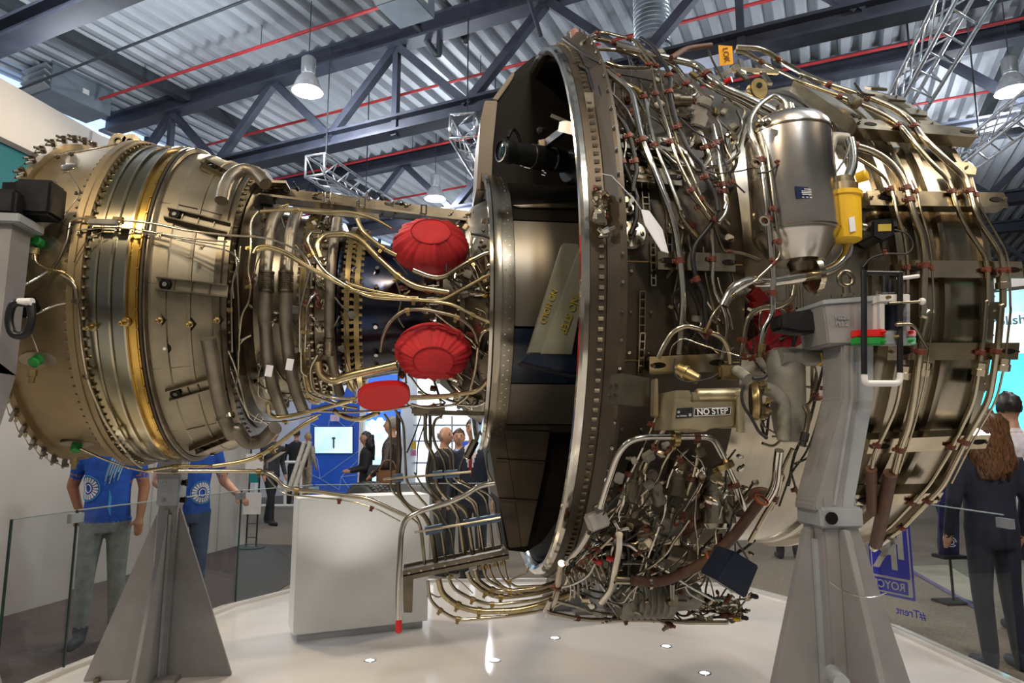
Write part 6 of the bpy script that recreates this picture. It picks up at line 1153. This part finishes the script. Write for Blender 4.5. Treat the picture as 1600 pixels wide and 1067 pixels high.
    if hair is not None:
        sub('eyebrows', [ell((s*.030, .106, 1.690), (.017, .006, .004), 8, 5) for s in (-1, 1)], hair)
        v, fc = ell((0, .008, 1.672), (.087, .104, .112), 28, 18); V = [Vector(q) for q in v]
        if bald: keep = lambda q: q.z < 1.685 and q.z > 1.60 and q.y < .01
        else: keep = lambda q: (q.z > 1.62 and q.y < .03) or q.z > 1.712
        F = [q for q in fc if len(q) == 4 and all(keep(V[i]) for i in q)] + ([fc[-1]] if not bald else [])
        V = [q+Vector((noise.noise(q*40), noise.noise(q*40+Vector((9, 0, 0))), noise.noise(q*40+Vector((0, 9, 0)))))*.012 for q in V]
        prts = [(V, F)]
        if long_hair:
            rg = []
            for i in range(9):
                t = i/8; rg.append((.016*math.sin(i*1.3), -.035-.05*t, 1.72-.44*t, .100+.075*math.sin(t*2.4)-.045*t*t*t+.008*math.sin(i*2.1), .085+.01*math.sin(t*2.6)-.03*t))
            v, fc = ering(rg, 36); v = [Vector(q)+Vector((math.sin(k*2.3)*.008, math.cos(k*1.7)*.012, (math.sin(k*3.1)*.035 if k >= 288 else 0))) for k, q in enumerate(v)]; prts.append((v, fc))
        sub('hair', prts, hair)
    return b, XF
HB = mat('hair_black', (.012, .009, .008), .45, 0, .3, 60); HBR = mat('hair_brown', (.06, .035, .02), .45, 0, .3, 60); HG = mat('hair_grey', (.25, .23, .21), .5, 0, .2, 60); HBL = mat('hair_blond', (.45, .32, .14), .5, 0, .2, 60)
HAU = mat('hair_auburn', (.14, .060, .022), .38, 0, .5, 22, stretch=(6, 6, 1)); TEE = cloth('royal_blue', (.012, .085, .46)); JEAN = cloth('grey_jeans', (.20, .235, .235)); JEANB = cloth('blue_jeans', (.05, .085, .17)); SHOE = cloth('navy_shoe', (.03, .045, .07), .6)
BLKC = cloth('black', (.012, .012, .015)); NAVY = cloth('navy', (.010, .014, .032)); DGREY = cloth('dark_grey', (.03, .032, .038)); SHW = cloth('white_shirt', (.70, .66, .70)); SHB = cloth('light_blue_shirt', (.35, .42, .72)); LEA = mat('leather_brown', (.035, .022, .016), .4, 0, .3, 14, bump=.2); TIE = cloth('red_tie', (.20, .008, .02)); BSHOE = mat('brown_shoe', (.20, .05, .03), .3); BEIGE = cloth('beige', (.45, .38, .28))
toc = -FWH
def look(deg): return Matrix.Rotation(R_(deg), 3, 'Z') @ toc
def floorpos(x, dist): p = ath(x, 688, dist); return (p.x, p.y)
p = atz(150, 1003, 0); m1, X1 = person('man in royal blue T shirt with white fan emblem and grey jeans', (p.x, p.y), look(18), 1.76, TEE, JEAN, SHOE, SKIND, HB, [((.27, -.10, 1.14), (.20, -.10, .92)), ((.24, -.03, 1.13), (.24, .06, .90))], True, vox=.010, fingers=True, stance=.35)
p2 = floorpos(303, 6.0); m2, X2 = person('man in royal blue T shirt behind the rear stand, forearms raised', p2, look(35), 1.76, TEE, JEANB, SHOE, SKIN, HB, [((.26, -.02, 1.14), (.16, .20, 1.04)), ((.27, 0, 1.13), (.36, .16, 1.02))], True, vox=.010, fingers=True)
PRW = mat('shirt_print_white', (.72, .76, .82), .8); PRC = mat('shirt_print_cyan', (.06, .36, .75), .8)
def ontorso(a, z, off=.006):
    for (z0, x0, y0), (z1, x1, y1) in zip(TORSO, TORSO[1:]):
        if z0 <= z <= z1:
            t = (z-z0)/(z1-z0); return Vector(((x0+(x1-x0)*t+off)*math.sin(a), (y0+(y1-y0)*t+off)*math.cos(a), z))
    return Vector((0, .12, z))
def prints(body, XF, ea, ez, st):
    q = []
    for k in range(20):
        t = 2*math.pi*k/20
        for (r0, r1, w_) in ((.045, .085, .10),):
            pts = [(r0, t-w_), (r0, t+w_), (r1, t+w_*1.1), (r1, t-w_*1.1)]; q.append([XF@ontorso(ea+rr*math.cos(tt)/.15, ez+rr*math.sin(tt)) for rr, tt in pts])
    vs = [v for f_ in q for v in f_]; o = mesh('fan_emblem', vs, [tuple(range(i*4, i*4+4)) for i in range(len(q))], PRW, body)
    for rr in (.030, .095): tube('emblem_ring', [XF@ontorso(ea+rr*math.cos(R_(k*15))/.15, ez+rr*math.sin(R_(k*15))) for k in range(25)], .004, PRW if rr < .05 else PRC, body, 5)
    for i in range(12):
        a0 = st+i*.055; tube('shirt_stripe', [XF@ontorso(a0+k*.045, 1.40-k*.035-i*.004, .005) for k in range(7-(i % 3))], .0028, PRC if i % 2 else PRW, body, 5)
    for i in range(8): tube('shirt_stripe', [XF@ontorso(st+.45+k*.04, .93+i*.018+k*.02, .005) for k in range(4)], .0026, PRC, body, 5)
prints(m1, X1, .85, 1.13, -.75); prints(m2, X2, -.5, 1.05, .1)
person('bald man with glasses and dark coat, seen from the side', floorpos(694, 8.0), look(62), 1.64, BLKC, DGREY, BLKC, SKIN, HG, suit=(BLKC,), bald=True)
person('middle aged man in dark suit and light blue shirt', floorpos(717, 8.8), look(5), 1.62, BLKC, DGREY, BLKC, SKIN, HBR, suit=(SHB,))
person('young man in navy suit and dark red tie', floorpos(740, 7.5), look(-12), 1.71, NAVY, NAVY, BLKC, SKIN, HBR, suit=(SHW, TIE))
lj, _ = person('man in brown leather jacket seen behind the pipe bundle', floorpos(613, 9.6), look(-95), 1.80, LEA, JEANB, BLKC, SKIN, HG, [((.28, .02, 1.13), (.20, .22, 1.05)), ((.28, .02, 1.13), (.20, .2, 1.0))], fat=1.12)
person('woman with long dark hair in black, beside the blue booth', floorpos(573, 11.5), look(-70), 1.62, BLKC, BLKC, BLKC, SKIN, HB, [((.26, .05, 1.13), (.2, .28, 1.08)), ((.26, .05, 1.13), (.2, .28, 1.08))], long_hair=True)
person('man in dark suit far off, seen from behind', floorpos(463, 16.5), look(200), 1.74, BLKC, BLKC, BLKC, SKIN, HBR)
person('blond person in beige far off beside the blue booth', floorpos(481, 17.5), look(150), 1.66, BEIGE, BEIGE, BLKC, SKIN, HBL)
person('man in dark coat walking past the sign stand', floorpos(427, 12.6), look(60), 1.72, DGREY, BLKC, BLKC, SKIN, HB, stance=.9)
kw, XK = person('woman with long auburn hair and navy top, seen from behind', floorpos(1536, 4.75), look(178), 1.71, NAVY, NAVY, SHOE, SKIN, HAU, long_hair=True, fat=1.08)
lw_, XL = person('dark haired man in white shirt with a backpack strap', floorpos(1582, 5.6), look(165), 1.86, SHW, DGREY, BLKC, SKIN, HB, fat=1.06)
for s in (-1, 1): tube('backpack_strap', [XL@Vector(v) for v in ((s*.12, .10, 1.30), (s*.125, .05, 1.45), (s*.12, -.08, 1.44), (s*.11, -.14, 1.25), (s*.11, -.14, 1.1))], .018, BLKC, lw_, 8)
person('person in pale striped shirt at the right picture edge', floorpos(1632, 5.0), look(95), 1.68, mat('cloth_pale_stripe', (.62, .60, .72), .8, 0, .1, 8), cloth('blue_trousers', (.02, .04, .25)), BLKC, SKIN, HBR, [((.27, .02, 1.13), (.22, .24, 1.02)), ((.27, .02, 1.13), (.22, .24, 1.02))])
person('person in dark trousers and red brown shoes beyond the right glass', floorpos(1462, 9.2), look(40), 1.72, DGREY, DGREY, BSHOE, SKIN, HBR, stance=.3)
person('person in dark clothes standing far behind the gearbox', floorpos(1222, 9.0), look(170), 1.75, NAVY, NAVY, BLKC, SKIN, HBR)
bagp = ath(606, 748, 9.2); bg = empty('brown_bag', (bagp.x, bagp.y, bagp.z-.12), 'brown leather shoulder bag held by the man in the leather jacket', 'bag'); box('bag_body', bagp, (.30, .12, .22), mat('bag_leather', (.16, .075, .03), .45), bg, .03); tube('bag_strap', fillet([bagp+Vector((-.12, 0, .1)), bagp+Vector((-.06, 0, .24)), bagp+Vector((.06, 0, .24)), bagp+Vector((.12, 0, .1))], .05), .012, MATS['bag_leather'], bg, 8)
tbp = ath(588, 735, 11.2); o = box('tablet', tbp, (.28, .03, .2), INK, None, .008, (R_(-30), 0, R_(-20))); tag(o, 'dark tablet held by the woman in black', 'tablet')
